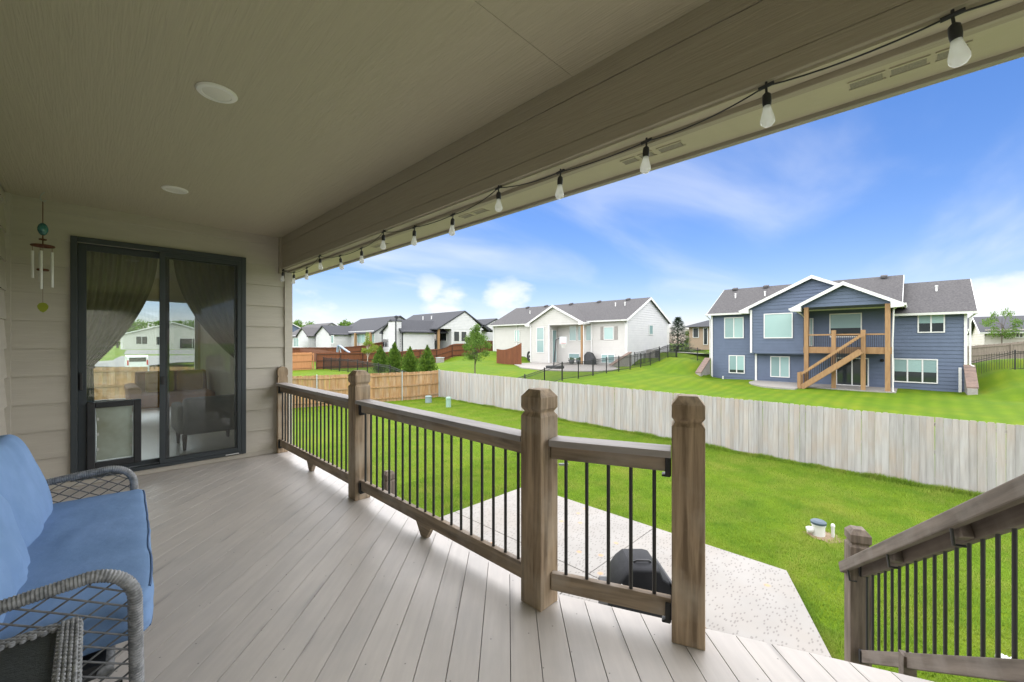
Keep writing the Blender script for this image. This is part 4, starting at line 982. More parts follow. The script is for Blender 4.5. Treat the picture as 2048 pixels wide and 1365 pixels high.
# ------------------------------------------------------------------ small things on the lawn
cp = thing('cleanout_pipe', 'stubby white sewer cleanout pipe with blue grey lid on the lawn', 'pipe', (9.72, 1.33, 0))
cc = (9.72, 1.33)
obj('pipe', B().lathe(*cc, [(.105, 0), (.105, .19), (.118, .195), (.118, .235)], 24), m_pvc, cp, smooth=40)
obj('lid', B().lathe(*cc, [(.126, .225), (.128, .262), (.10, .285), (.04, .292)], 24), m_bluelid, cp, smooth=40)
obj('elbow', B().tube([(cc[0] - .05, cc[1] + .09, .10), (cc[0] - .08, cc[1] + .13, .10), (cc[0] - .10, cc[1] + .17, .09)], [.055, .06, .052], 14), m_pvc, cp, smooth=40)
tp_ = thing('vent_pipe', 'thin white capped vent pipe beside the lidded cleanout', 'pipe', (9.82, 1.12, 0))
obj('pipe', B().tube([(9.80, 1.12, 0), (9.80, 1.12, .22)], .028, 12), m_pvc, tp_, smooth=40)
obj('cap', B().lathe(9.80, 1.12, [(.034, .20), (.034, .235), (.022, .255), (.005, .262)], 12), m_pvc, tp_, smooth=40)
db = B(); n_ = 18
db.v = [(9.75, 1.28, .018)] + [(9.75 + (.26 + .05 * math.sin(i * 2.7)) * math.cos(6.283 * i / n_), 1.24 + (.30 + .05 * math.sin(i * 4.1)) * math.sin(6.283 * i / n_), .002) for i in range(n_)]
db.f = [(0, i + 1, (i + 1) % n_ + 1) for i in range(n_)]
tag(obj('dirt_patch', db, m_dirt), 'bare brown dirt around the white cleanout pipes', kind='structure')
for (px, py), hh, rr, mm, lab in (((857, 806), .44, .20, m_greybox, 'grey green utility pedestal nearest the cedar fence corner'), ((897, 815), .60, .145, m_greenbox, 'taller pale green utility pedestal on the lawn by the grey fence')):
    c = onZ(px, py, 0)
    u = thing('utility_pedestal', lab, 'utility box', (c.x, c.y, 0), group='utility pedestals in the lawn corner')
    obj('body', B().lathe(c.x, c.y, [(rr * 1.05, 0), (rr, .04), (rr * .97, hh * .8)], 20), mm, u, smooth=40)
    obj('cap', B().lathe(c.x, c.y, [(rr * 1.06, hh * .78), (rr * 1.06, hh * .9), (rr * .9, hh * .97), (rr * .3, hh)], 20), mm, u, smooth=40)
sc0 = onZ(2008, 1326, 0.02)
sb = B(); k_ = 9; random.seed(4)
for i in range(k_ + 1):
    for j in range(k_ + 1):
        sb.v.append((sc0.x + (i / k_ - .5) * .16 + random.uniform(-.01, .01), sc0.y + (j / k_ - .5) * .12 + random.uniform(-.01, .01), .05 + random.uniform(0, .035)))
for i in range(k_):
    for j in range(k_): sb.f.append((i * (k_ + 1) + j, i * (k_ + 1) + j + 1, (i + 1) * (k_ + 1) + j + 1, (i + 1) * (k_ + 1) + j))
tag(obj('plastic_scrap', sb, m_pvc, fix=False), 'crumpled scrap of white plastic lying on the grass behind the stair balusters', 'litter')

# ------------------------------------------------------------------ board fences
def board_fence(name, label, p, q, mat, step=.1435, h=1.80, hvar=.012, posts=None, side=1, rails=False, merge=False, pmat=None, postw=.045, group=None, th=.018):
    p, q = V((*p, 0)), V((*q, 0)); d = (q - p); L_ = d.length; d.normalize(); nrm = V((-d.y, d.x, 0)) * side
    t = thing(name, label, 'fence', (p.x, p.y, gz(p.x, p.y)), group)
    ang = math.atan2(d.y, d.x); n = int(L_ / step)
    rnd = random.Random(label)
    if merge:
        b = B()
        for i in range(n):
            c = p + d * (i + .5) * step; z_ = gz(c.x, c.y)
            e = d * (step * .485); f = nrm * th
            hh = h + rnd.uniform(-hvar, hvar)
            b.prism([c - e, c + e, c + e + f, c - e + f], (0, 0, hh)); 
            for k in range(len(b.v) - 8, len(b.v)): b.v[k] = (b.v[k][0], b.v[k][1], b.v[k][2] + z_)
        o = obj('pickets', b, mat, t); o['kind'] = 'stuff'
    else:
        shared = []
        for k in range(4):
            w = step * (.497 - .002 * k)
            me = B().prism([(-w, 0, 0), (w, 0, 0), (w, 0, h - .03), (w - .03, 0, h), (-w + .03, 0, h), (-w, 0, h - .03)] if k % 2 else [(-w, 0, 0), (w, 0, 0), (w, 0, h), (-w, 0, h)], (0, th, 0)).mesh('picket'); me.materials.append(mat); shared.append(me)
        for i in range(n):
            c = p + d * (i + .5) * step + nrm * (rnd.uniform(0, .012) + (.010 if i % 2 else 0))
            o = bpy.data.objects.new('picket', rnd.choice(shared)); link(o, t)
            o.matrix_basis = Matrix.Translation((c.x, c.y, gz(c.x, c.y) + rnd.uniform(-hvar, hvar))) @ Matrix.Rotation(ang + rnd.uniform(-.012, .012), 4, 'Z') @ Matrix.Rotation(rnd.uniform(-.007, .007), 4, 'Y')
    np_ = posts or max(2, int(L_ / 2.44) + 1)
    pts_ = [p + d * (L_ * i / (np_ - 1)) for i in range(np_)]
    for c in pts_:
        c2 = c - nrm * (postw + .02) if not rails else c + nrm * rails * (postw + .03)
        z_ = gz(c.x, c.y)
        if pmat is m_galv: obj('fence_post', B().tube([(c2.x, c2.y, z_), (c2.x, c2.y, z_ + h + .05)], .03, 10), pmat, t, smooth=40)
        else: obj('fence_post', B().sq(c2.x, c2.y, [(postw, z_), (postw, z_ + h * .96)], ang), pmat or mat, t)
    s_ = rails if rails else -1
    for zz in (.22, .92, 1.62):
        for c, e in zip(pts_, pts_[1:]):
            a = c + nrm * s_ * .035; b_ = e + nrm * s_ * .035
            zk = zz * h / 1.8
            obj('fence_rail', B().beam((a.x, a.y, gz(c.x, c.y) + zk), (b_.x, b_.y, gz(e.x, e.y) + zk), .038, .085), mat if not pmat or pmat is m_galv else pmat, t)
    return t
board_fence('board_fence', 'long weathered grey board fence along the back of the lawn', (16.36, 22.86), (14.55, -6.2), m_picket_grey, side=-1, h=1.795, hvar=.010)
board_fence('board_fence', 'warm cedar board fence with galvanised posts running to the back corner', (16.34, 22.90), (-5.0, 28.4), m_picket_cedar, side=-1, h=1.80, rails=-.0001 or 0, pmat=m_galv) if False else None
def cedar():
    p, q = (16.33, 22.88), (-5.2, 28.6)
    t = board_fence('board_fence', 'warm cedar board fence with galvanised posts running to the back corner', p, q, m_picket_cedar, side=-1, h=1.80, pmat=m_galv)
cedar()
FY = 44.0
board_fence('stained_fence', 'red brown stained fence climbing the slope beyond the arborvitae', (16.2, FY), (41, FY), m_stain, step=.15, h=1.7, merge=True, pmat=m_staind, side=1)
board_fence('stained_fence', 'pale orange fence section at the left end of the stained fence', (9.5, FY - .2), (15.9, FY), m_peach, step=.15, h=1.75, merge=True, side=1)
board_fence('stained_fence', 'farther stained fence below the distant white houses', (14, 62), (39, 60), m_stain, step=.16, h=1.75, merge=True, pmat=m_staind, side=1)
board_fence('stained_fence', 'brown stained fence running along behind the slide', (20, 44.6), (20.2, 61), m_stain, step=.16, h=1.6, merge=True, pmat=m_staind, side=1)
board_fence('board_fence', 'greyish brown fence in front of the cream house at the far right', (52, 2), (57, -26), m_greybrown, step=.15, h=1.7, merge=True, side=1)
# privacy screen with a swooping top
pa, pb_ = atD(993, 727, 46.0), atD(1043, 727, 44.0)
ps = thing('privacy_screen', 'brown board privacy screen with swooping top beside the white house', 'fence', (pa.x, pa.y, gz(pa.x, pa.y)))
n_ = 20
for i in range(n_):
    t = (i + .5) / n_; c = pa.lerp(pb_, t); hh = 1.62 + .82 * max(0, (t - .2) / .8) ** 1.7
    d = (pb_ - pa).normalized() * ((pb_ - pa).length / n_ * .48); f = V((.02, 0, 0)); z_ = gz(c.x, c.y) - .05
    obj('board', B().prism([(c.x - d.x, c.y - d.y, z_), (c.x + d.x, c.y + d.y, z_), (c.x + d.x + .02, c.y + d.y, z_), (c.x - d.x + .02, c.y - d.y, z_)], (0, 0, hh)), m_stain, ps)

# ------------------------------------------------------------------ iron fences
def iron_fence(label, pts, h=1.22, step=.11, post_step=2.0):
    t = thing('iron_fence', label, 'fence', (*pts[0], gz(*pts[0])))
    b = B(); rb = B()
    for p, q in zip(pts, pts[1:]):
        p, q = V((*p, 0)), V((*q, 0)); L_ = (q - p).length; d = (q - p).normalized()
        for i in range(int(L_ / step)):
            c = p + d * (i + .5) * step; z_ = gz(c.x, c.y); w = .009
            b.prism([(c.x - w, c.y - w, z_ + .08), (c.x + w, c.y - w, z_ + .08), (c.x + w, c.y + w, z_ + .08), (c.x - w, c.y + w, z_ + .08)], (0, 0, h - .08))
        n = max(1, round(L_ / post_step)); prev = None
        for i in range(n + 1):
            c = p + d * (L_ * i / n); z_ = gz(c.x, c.y)
            obj('fence_post', B().sq(c.x, c.y, [(.032, z_ - .02), (.032, z_ + h + .05), (.012, z_ + h + .08)]), m_iron, t)
            if prev is not None:
                for zz in (.12, h - .16, h - .03):
                    obj('fence_rail', B().beam((prev.x, prev.y, gz(prev.x, prev.y) + zz), (c.x, c.y, z_ + zz), .03, .03), m_iron, t)
            prev = c
    o = obj('pickets', b, m_iron, t); o['kind'] = 'stuff'
    return t
iron_fence('black iron fence stepping up the slope beside the white house patio', [(17.0, 17.4), (42, 17.6)])
iron_fence('black iron fence behind the arborvitae row in the neighbouring lot', [(16.7, 24.2), (16.7, 43.4)])
iron_fence('black iron fence closing the gap between white and blue houses', [(42, 17.5), (42, 13.4)])
iron_fence('black iron fence beyond the right corner of the blue house', [(41.2, -2.6), (41.5, -16)])
iron_fence('black iron fence section standing against the white house side wall', [(38.4, 17.7), (38.6, 20.4)], h=1.3)

# ------------------------------------------------------------------ houses
def lap(b, poly, O, U, N_, exp=.25, t=.034):
    """lapped courses over a polygon given in (u, v); V is up"""
    O, U, N_ = V(O), V(U), V(N_)
    v0 = min(p[1] for p in poly); v1 = max(p[1] for p in poly); v = v0
    while v < v1 - 1e-4:
        w = min(v + exp, v1); q = clip2(clip2(poly, 0, 1, v), 0, -1, -w)
        if len(q) >= 3:
            b.poly([O + U * u + V((0, 0, h)) + N_ * (t * (1 - (h - v) / exp)) for u, h in q])
            us = [u for u, h in q if abs(h - v) < 1e-5]
            if len(us) >= 2:
                a, c = min(us), max(us)
                b.poly([O + U * a + V((0, 0, v)), O + U * c + V((0, 0, v)), O + U * c + V((0, 0, v)) + N_ * t, O + U * a + V((0, 0, v)) + N_ * t])
        v = w
    return b
def slab(b, pts, th=.16): return b.prism([V(p) for p in pts], (0, 0, -th))
MX, PX_, MY, PY_ = V((-1, 0, 0)), V((1, 0, 0)), V((0, -1, 0)), V((0, 1, 0))
def wallX(h, mat, X, ya, yb, z0, z1, top=None, name='wall', exp=.25, face=-1):
    """siding wall in the plane x=X facing -x (or +x), optional gable apex list of (y,z)"""
    poly = [(ya, z0), (yb, z0), (yb, z1)] + (top or []) + [(ya, z1)]
    return obj(name, lap(B(), poly, (X, 0, 0), PY_, MX if face < 0 else PX_, exp), mat, h, fix=False)
def wallY(h, mat, Y, xa, xb, z0, z1, top=None, name='wall', exp=.25, face=-1):
    poly = [(xa, z0), (xb, z0), (xb, z1)] + (top or []) + [(xa, z1)]
    return obj(name, lap(B(), poly, (0, Y, 0), PX_, MY if face < 0 else PY_, exp), mat, h, fix=False)
def window(h, X, y0, y1, z0, z1, cols=1, rows=1, mat=None, mats=None, fw=.07, blind=None, fmat=None, axis='x'):
    """framed window standing 5 cm proud of a wall facing -x (axis 'x') or -y (axis 'y')"""
    y0, y1 = sorted((y0, y1)); z0, z1 = sorted((z0, z1)); fb = B()
    def bx(bb, a0, a1, d0, d1, c0, c1):
        d0, d1 = d0 + .03, d1 + .03
        if axis == 'x': bb.box(X - d1, X - d0, a0, a1, c0, c1)
        else: bb.box(a0, a1, X - d1, X - d0, c0, c1)
    bx(fb, y0, y0 + fw, -.02, .06, z0, z1); bx(fb, y1 - fw, y1, -.02, .06, z0, z1); bx(fb, y0 + fw, y1 - fw, -.02, .06, z1 - fw, z1); bx(fb, y0 + fw, y1 - fw, -.02, .06, z0, z0 + fw)
    ys = [y0 + (y1 - y0) * i / cols for i in range(cols + 1)]; zs = [z0 + (z1 - z0) * i / rows for i in range(rows + 1)]
    for y in ys[1:-1]: bx(fb, y - fw * .55, y + fw * .55, -.02, .058, z0 + fw, z1 - fw)
    for z_ in zs[1:-1]: bx(fb, y0 + fw, y1 - fw, -.02, .056, z_ - fw * .5, z_ + fw * .5)
    w = obj('window', fb, fmat or m_white, h); i = 0
    for a, c in zip(ys, ys[1:]):
        for e, g in zip(zs, zs[1:]):
            pm = mats[i % len(mats)] if mats else (mat or m_paneb); i += 1
            a_, c_, e_, g_ = a + fw * .5, c - fw * .5, e + fw * .5, g - fw * .5
            if blind and pm is not m_paned:
                k_ = g_ - (g_ - e_) * blind
                bb = B(); bx(bb, a_, c_, .022, .030, k_, g_); obj('blind', bb, pm, w)
                bb = B(); bx(bb, a_, c_, .015, .026, e_, k_); obj('pane', bb, m_paned, w)
            else:
                bb = B(); bx(bb, a_, c_, .015, .028, e_, g_); obj('pane', bb, pm, w)
    return w
def winpx(h, X, x0, y0, x1, y1, **kw):
    p, q = onX(x0, (y0 + y1) / 2, X), onX(x1, (y0 + y1) / 2, X); c = (x0 + x1) / 2
    return window(h, X, p.y, q.y, onX(c, y1, X).z, onX(c, y0, X).z, **kw)
def roofY(h, mat, X0, X1, Xr, ya, yb, ze, zr_, trim=m_white, ov=.45, rake=.35, th=.14, ze1=None):
    """gable roof with its ridge along y; overhang ov past the walls X0/X1"""
    s = (zr_ - ze) / (Xr - X0); a = X0 - ov; za = ze - ov * s
    s1 = (zr_ - (ze1 or ze)) / (X1 - Xr); c = X1 + ov; zc = (ze1 or ze) - ov * s1
    y0, y1 = ya - rake, yb + rake
    b = B(); slab(b, [(a, y0, za), (Xr, y0, zr_), (Xr, y1, zr_), (a, y1, za)], th); slab(b, [(Xr, y0, zr_), (c, y0, zc), (c, y1, zc), (Xr, y1, zr_)], th)
    r_ = obj('roof', b, mat, h)
    obj('gutter', B().prism([(a - .10, y0, za - .02), (a + .02, y0, za - .02), (a + .02, y0, za - .17), (a - .08, y0, za - .17)], (0, y1 - y0, 0)), trim, r_)
    for y in (y0, y1):
        fb = B(); f = -.03 if y == y0 else .0
        fb.prism([(a - .01, y + f, za - .01), (Xr, y + f, zr_ - .01), (Xr, y + f, zr_ - .24), (a - .01, y + f, za - .24)], (0, .03, 0))
        fb.prism([(Xr, y + f, zr_ - .01), (c, y + f, zc - .01), (c, y + f, zc - .24), (Xr, y + f, zr_ - .24)], (0, .03, 0))
        obj('rake_board', fb, trim, r_)
    return r_
def roofX(h, mat, Y0, Y1, Yr, xa, xb, ze, zr_, trim=m_white, ov=.45, rake=.35, th=.14):
    """gable roof with its ridge along x, gable end facing -x at xa"""
    s = (zr_ - ze) / (Yr - Y0); a, c = Y0 - ov, Y1 + ov; za = ze - ov * s; zc = ze - ov * s; x0 = xa - rake
    b = B(); slab(b, [(x0, a, za), (x0, Yr, zr_), (xb, Yr, zr_), (xb, a, za)], th); slab(b, [(x0, Yr, zr_), (x0, c, zc), (xb, c, zc), (xb, Yr, zr_)], th)
    r_ = obj('roof', b, mat, h)
    fb = B()
    fb.prism([(x0 - .03, a, za + .0), (x0 - .03, Yr, zr_ + .0), (x0 - .03, Yr, zr_ - .25), (x0 - .03, a, za - .22)], (.03, 0, 0))
    fb.prism([(x0 - .03, Yr, zr_ + .0), (x0 - .03, c, zc + .0), (x0 - .03, c, zc - .22), (x0 - .03, Yr, zr_ - .25)], (.03, 0, 0))
    obj('rake_board', fb, trim, r_)
    for y, zz, s_ in ((a, za, -1), (c, zc, 1)):
        obj('eave_return', B().prism([(x0 - .028, y, zz - .02), (x0 - .028, y - s_ * .62, zz + .30), (x0 - .028, y - s_ * .62, zz - .26), (x0 - .028, y, zz - .22)], (.6, 0, 0)), trim, r_)
        obj('gutter', B().prism([(x0, y, zz), (x0, y + s_ * .11, zz), (x0, y + s_ * .09, zz - .14), (x0, y, zz - .14)], (xb - x0, 0, 0)), trim, r_)
    return r_
def corner(h, X, Y, z0, z1, mat=m_white, w=.07): return obj('corner_board', B().sq(X, Y, [(w, z0), (w, z1)]), mat, h)
def vent(r_, X, Y, z_, mat=m_white, hgt=.32): obj('vent_pipe', B().lathe(X, Y, [(.06, z_ - .15), (.06, z_ + hgt), (.09, z_ + hgt + .01), (.09, z_ + hgt + .07), (.03, z_ + hgt + .09)], 10), mat, r_)
def boxvent(r_, X, Y, z_, mat): obj('roof_vent', B().prism([(X - .2, Y - .2, z_ - .12), (X + .2, Y - .2, z_ + .02), (X + .2, Y + .2, z_ + .02), (X - .2, Y + .2, z_ - .12)], (0, 0, .16)), mat, r_)
def downspout(h, pts, mat=m_white): return obj('downspout', B().tube(pts, .05, 6), mat, h)

# --- blue walk-out house
bh = thing('house', 'blue two storey house with white trim, gabled roofs and cedar balcony', 'house', (42, 5, .5))
G = .45
wallX(bh, m_bluewall, 39, 9.6, 13.1, G, 6.38); wallX(bh, m_bluewall, 39, -2.3, 1.3, G, 5.78); wallX(bh, m_bluewall, 39, 1.3, 6.1, G, 6.9, name='porch_wall')
wallX(bh, m_bluewall, 38.95, 6.0, 9.6, G, 2.95)
wallX(bh, m_bluewall, 38.2, 6.15, 9.75, 2.87, 6.45, [(5.6, 8.75), (1.4, 6.6), (1.4, 6.45)] and [(9.75, 6.45)] and None)
obj('gable_wall', lap(B(), [(.95, 6.45), (10.2, 6.45), (5.6, 8.72)], (38.2, 0, 0), PY_, MX), m_bluewall, bh, fix=False)
obj('bay_floor', B().box(38.2, 39, 6.12, 9.78, 2.80, 2.869), m_bluewall, bh)
wallY(bh, m_bluewall, 6.12, 38.2, 39, 2.87, 6.5); wallY(bh, m_bluewall, 9.78, 38.2, 39, 2.87, 6.5, face=1)
wallY(bh, m_bluewall, 13.1, 39, 47, G, 6.45, [(43.2, 8.7)], face=1); wallY(bh, m_bluewall, -2.3, 39, 47, G, 5.95, [(43.2, 8.0)])
wallY(bh, m_bluewall, .75, 39, 47, 5.5, 6.45, [(43.2, 8.72)])
wallX(bh, m_bluewall, 47, -2.3, 13.1, G, 6.2, face=1)
r1 = roofY(bh, m_shingle, 39, 47.4, 43.2, .95, 13.05, 6.55, 8.86, ov=.5, rake=.28)
r2_ = roofY(bh, m_shingle, 39, 47.4, 43.2, -2.3, .66, 5.95, 8.19, ov=.5, rake=.42)
r3 = roofX(bh, m_shingle, 1.15, 10.05, 5.6, 38.2, 43.2, 6.58, 8.78, ov=.42, rake=.35)
r4 = roofX(bh, m_shingle, .95, 6.1, 3.52, 35.9, 42.0, 6.42, 7.84, ov=.42, rake=.35)
obj('gable_wall', lap(B(), [(1.15, 6.22), (5.9, 6.22), (5.9, 6.5), (3.52, 7.72), (1.15, 6.5)], (35.95, 0, 0), PY_, MX), m_bluewall, bh, fix=False)
obj('porch_ceiling', B().box(35.97, 39, 1.1, 5.95, 6.2, 6.26), m_bluewall, bh)
for Y, z0, z1 in ((13.06, G, 6.35), (9.72, 2.87, 6.4), (-2.26, 2.0, 5.9)): corner(bh, 38.97 if Y != 9.72 else 38.17, Y, z0, z1)
corner(bh, 38.93, 9.55, G, 2.86); corner(bh, 38.97, -2.02, G, 2.1)
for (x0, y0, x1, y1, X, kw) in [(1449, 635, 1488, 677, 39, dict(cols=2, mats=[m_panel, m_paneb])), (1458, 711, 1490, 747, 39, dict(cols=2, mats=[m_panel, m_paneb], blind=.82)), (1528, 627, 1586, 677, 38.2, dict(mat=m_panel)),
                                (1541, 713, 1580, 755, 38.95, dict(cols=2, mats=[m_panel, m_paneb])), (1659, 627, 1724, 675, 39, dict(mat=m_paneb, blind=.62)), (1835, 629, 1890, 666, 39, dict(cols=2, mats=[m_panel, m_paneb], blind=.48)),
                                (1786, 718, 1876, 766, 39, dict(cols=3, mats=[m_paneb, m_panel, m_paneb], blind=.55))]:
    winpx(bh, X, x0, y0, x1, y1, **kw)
winpx(bh, 39, 1672, 716, 1738, 772, cols=2, mat=m_paned)
winpx(bh, 39, 1619, 637, 1627, 693, mat=m_panel)
bd = onX(1700, 694, 35.95)
dk = obj('balcony', B().box(36.0, 38.98, 1.15, 5.75, 3.12, 3.36), m_cedarpost, bh)
obj('balcony_fascia', B().box(35.93, 35.99, 1.1, 5.8, 2.96, 3.40), m_cedarpost, dk)
for Y in (5.62, 1.3): obj('porch_post', B().sq(35.97, Y, [(.13, G), (.13, 6.22)]), m_cedarpost, bh)
for Y in (4.05, 2.50): obj('balcony_post', B().sq(35.85, Y, [(.12, G), (.12, 4.55)]), m_cedarpost, bh)
rb_ = obj('balcony_rail', B().box(35.92, 36.0, 1.43, 5.5, 4.2, 4.30), m_cedarpost, bh)
bp = B()
for i in range(38): bp.box(35.95, 35.975, 1.5 + i * .107, 1.525 + i * .107, 3.4, 4.2)
o = obj('balusters', bp, m_iron, rb_); o['kind'] = 'stuff'
sa, sb_ = V((35.6, 2.55, 3.25)), V((35.6, 5.75, .55))
for X in (35.55, 34.75):
    st = obj('stair_stringer', B().beam((X, sa.y, sa.z - .1), (X, sb_.y, sb_.z), .09, .34), m_cedarpost, bh)
    obj('stair_rail', B().beam((X, sa.y, sa.z + .92), (X, sb_.y, sb_.z + .95), .06, .14), m_cedarpost, st)
    sp_ = B()
    for i in range(26):
        t = (i + .5) / 26; y = sa.y + (sb_.y - sa.y) * t; z_ = sa.z + (sb_.z - sa.z) * t; sp_.box(X - .012, X + .012, y - .012, y + .012, z_ + .05, z_ + .9)
    o = obj('stair_balusters', sp_, m_iron, st); o['kind'] = 'stuff'
    obj('newel', B().sq(X, 5.85, [(.10, G), (.10, 1.62)]), m_cedarpost, st)
for i in range(13):
    t = (i + .5) / 13; obj('stair_tread', B().box(34.8, 35.5, sa.y + (sb_.y - sa.y) * t - .13, sa.y + (sb_.y - sa.y) * t + .13, sa.z + (sb_.z - sa.z) * t, sa.z + (sb_.z - sa.z) * t + .04), m_cedarpost, bh)
downspout(bh, [(38.45, 13.45, 6.2), (38.9, 13.2, 5.8), (38.9, 13.2, 2.2)]); downspout(bh, [(36.1, .75, 6.1), (36.1, 1.02, 5.85), (36.05, 1.08, 3.6), (36.0, 1.06, .6), (35.8, 1.0, .52)])
downspout(bh, [(35.8, 6.35, 6.1), (36.2, 6.0, 5.8), (38.0, 6.05, 5.6), (38.1, 6.05, 2.9), (38.85, 6.05, 2.6), (38.85, 6.05, .6)]); downspout(bh, [(38.6, -2.75, 5.6), (38.95, -2.45, 5.3), (38.95, -2.45, 2.3), (38.7, -2.6, 2.2)])
for px, py, X, r_ in ((1471, 589, 41.3, r1), (1530, 584, 41.3, r1), (1873, 575, 41.6, r2_)):
    p = onX(px, py, X); vent(r_, X, p.y, 6.55 + (X - 39) * .55 if r_ is r1 else 5.95 + (X - 39) * .533, hgt=.3)
for px in (1470, 1532): p = onX(px, 578, 42.9); boxvent(r1, 42.9, p.y, 8.78, m_shingle)
p = onX(1768, 554, 42.9); boxvent(r1, 42.9, p.y, 8.78, m_shingle)
obj('wall_lamp', B().lathe(38.92, 1.7, [(.02, 2.35), (.10, 2.37), (.12, 2.5), (.05, 2.56)], 10), m_iron, bh)
obj('dryer_vent', B().lathe(38.9, 6.5, [(.09, .98), (.12, 1.0), (.12, 1.14), (.06, 1.18)], 10), m_bluewall, bh)
pt = thing('patio', 'rounded concrete slab at the foot of the blue house wall', None, (37.5, 7, .5), kind='structure')
pr = [(33.6, 5.9)] + [(37.6 - 4.0 * math.cos(t), 6.2 + 3.4 * math.sin(t)) for t in [0.1 + i * .17 for i in range(9)]] + [(38.9, 9.6), (38.9, 5.9)]
obj('patio_slab', B().prism([(x, y, .40) for x, y in pr], (0, 0, .165)), m_conc, pt)
obj('patio_slab', B().box(35.7, 38.93, .9, 5.88, .40, .56), m_conc, pt)
def retaining(label, X0, Y, z_hi, X1, z_lo, zb, th=.42, end=True):
    t = thing('retaining_wall', label, 'wall', ((X0 + X1) / 2, Y, zb))
    rows, d = 6, (X1 - X0)
    b = B().prism([(X0, Y, zb - .1), (X1, Y, zb - .1), (X1, Y, z_lo), (X0, Y, z_hi)], (0, th, 0)); obj('block_wall', b, m_stone, t)
    for i in range(7):
        a, c = i / 7, (i + .94) / 7
        obj('cap_stone', B().prism([(X0 + d * a, Y - .04, z_hi + (z_lo - z_hi) * a + .003), (X0 + d * c, Y - .04, z_hi + (z_lo - z_hi) * c + .003), (X0 + d * c, Y - .04, z_hi + (z_lo - z_hi) * c + .10), (X0 + d * a, Y - .04, z_hi + (z_lo - z_hi) * a + .10)], (0, th + .08, 0)), m_stonecap, t)
    return t
retaining('sloping block retaining wall with brown caps at the right end of the blue house', 38.9, -2.62, 2.2, 36.7, .95, .45)
retaining('sloping block retaining wall left of the blue house', 38.9, 13.2, 2.25, 36.6, 1.05, .5)
obj('cleanout', B().lathe(38.5, 12.0, [(.06, .4), (.06, .75), (.04, .8)], 10), m_pvc, bh)

# --- white house with the front gable
wh = thing('house', 'off-white house with grey roof, front gable and one timber porch post', 'house', (42, 31, 1.4))
Gw = 1.25
wallX(wh, m_whitewall, 38, 20.9, 25.1, Gw, 6.13); wallX(wh, m_whitewall, 38.3, 25.1, 30.3, Gw, 6.13, name='porch_wall'); wallX(wh, m_whitewall, 38, 33, 40.7, Gw, 6.13)
wallX(wh, m_whitewall, 36.8, 30.05, 32.85, Gw, 6.0); wallY(wh, m_whitewall, 30.02, 36.8, 38.3, Gw, 6.1); wallY(wh, m_whitewall, 32.9, 36.8, 38, Gw, 6.2, face=1); wallY(wh, m_whitewall, 25.12, 38.0, 38.3, Gw, 6.2, face=1)
obj('gable_wall', lap(B(), [(25.3, 5.72), (33.2, 5.72), (33.2, 5.9), (29.35, 7.85), (25.3, 5.9)], (36.78, 0, 0), PY_, MX), m_whitewall, wh, fix=False)
obj('porch_ceiling', B().box(36.8, 38.3, 25.2, 30.0, 5.68, 5.715), m_whitewall, wh)
wallY(wh, m_whitewall2, 20.9, 38, 47.5, Gw, 6.2, [(42.8, 8.55)]); wallY(wh, m_whitewall, 40.7, 38, 47.5, Gw, 6.2, [(42.8, 8.55)], face=1); wallX(wh, m_whitewall, 47.5, 20.9, 40.7, Gw, 6.2, face=1)
q1 = roofY(wh, m_shingle, 38, 47.6, 42.8, 20.95, 40.8, 6.3, 8.68, ov=.45, rake=.3)
q2 = roofX(wh, m_shingle, 25.6, 33.1, 29.35, 36.8, 42.5, 6.1, 7.98, ov=.42, rake=.3)
for X, Y, z1 in ((37.98, 20.93, 6.1), (37.98, 25.1, 6.1), (36.78, 30.05, 5.75), (36.78, 32.85, 5.8), (37.98, 36.3, 6.0), (37.98, 40.65, 6.0), (47.45, 20.93, 6.0)): corner(wh, X, Y, Gw, z1)
obj('porch_post', B().sq(36.85, 25.55, [(.12, Gw), (.12, 5.72)]), m_cedarpost, wh)
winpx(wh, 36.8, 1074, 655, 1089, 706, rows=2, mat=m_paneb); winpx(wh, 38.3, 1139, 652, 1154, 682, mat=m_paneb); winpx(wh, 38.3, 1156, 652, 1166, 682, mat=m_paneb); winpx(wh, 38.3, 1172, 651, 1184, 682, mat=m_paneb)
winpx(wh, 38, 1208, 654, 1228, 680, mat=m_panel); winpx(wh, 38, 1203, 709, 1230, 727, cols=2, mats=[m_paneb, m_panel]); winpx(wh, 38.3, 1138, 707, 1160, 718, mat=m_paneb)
for a, c in ((1201, 1207), (1229, 1235)):
    y0, y1 = onX(a, 667, 37.95).y, onX(c, 667, 37.95).y; obj('shutter', B().box(37.93, 37.99, y1, y0, onX(1204, 680, 37.95).z, onX(1204, 654, 37.95).z), m_stone, wh)
winpx(wh, 38, 1030, 660, 1040, 684, mat=m_panel)
a, c = onY(1297, 650, 20.9), onY(1305, 670, 20.9); window(wh, 20.9, a.x, c.x, c.z, a.z, mat=m_paneb, axis='y')
winpx(wh, 36.9, 1106, 658, 1115, 720, mat=m_paned) if False else None
a, c = onY(1106, 657, 30.0), onY(1114, 720, 30.0)
window(wh, 30.0, 37.2, 38.0, Gw + .15, 5.2, mat=m_paneb, axis='y')
for px in (1231, 1250): p = onX(px, 612, 41.0); vent(q1, 41.0, p.y, 7.75, hgt=.35)
p = onX(1060, 632, 40.5); vent(q1, 40.5, p.y, 7.5, hgt=.35)
for px in (1055, 1092, 1142, 1198, 1256): p = onX(px, 606, 42.5); boxvent(q1, 42.5, p.y, 8.6, m_shingle)
downspout(wh, [(36.6, 25.1, 5.75), (36.8, 25.35, 5.5), (36.8, 25.35, 1.4)]); downspout(wh, [(37.6, 21.3, 6.0), (37.9, 21.05, 5.7), (37.9, 21.05, 3.2)]); downspout(wh, [(47.6, 20.8, 5.9), (47.6, 20.8, 2.7)])
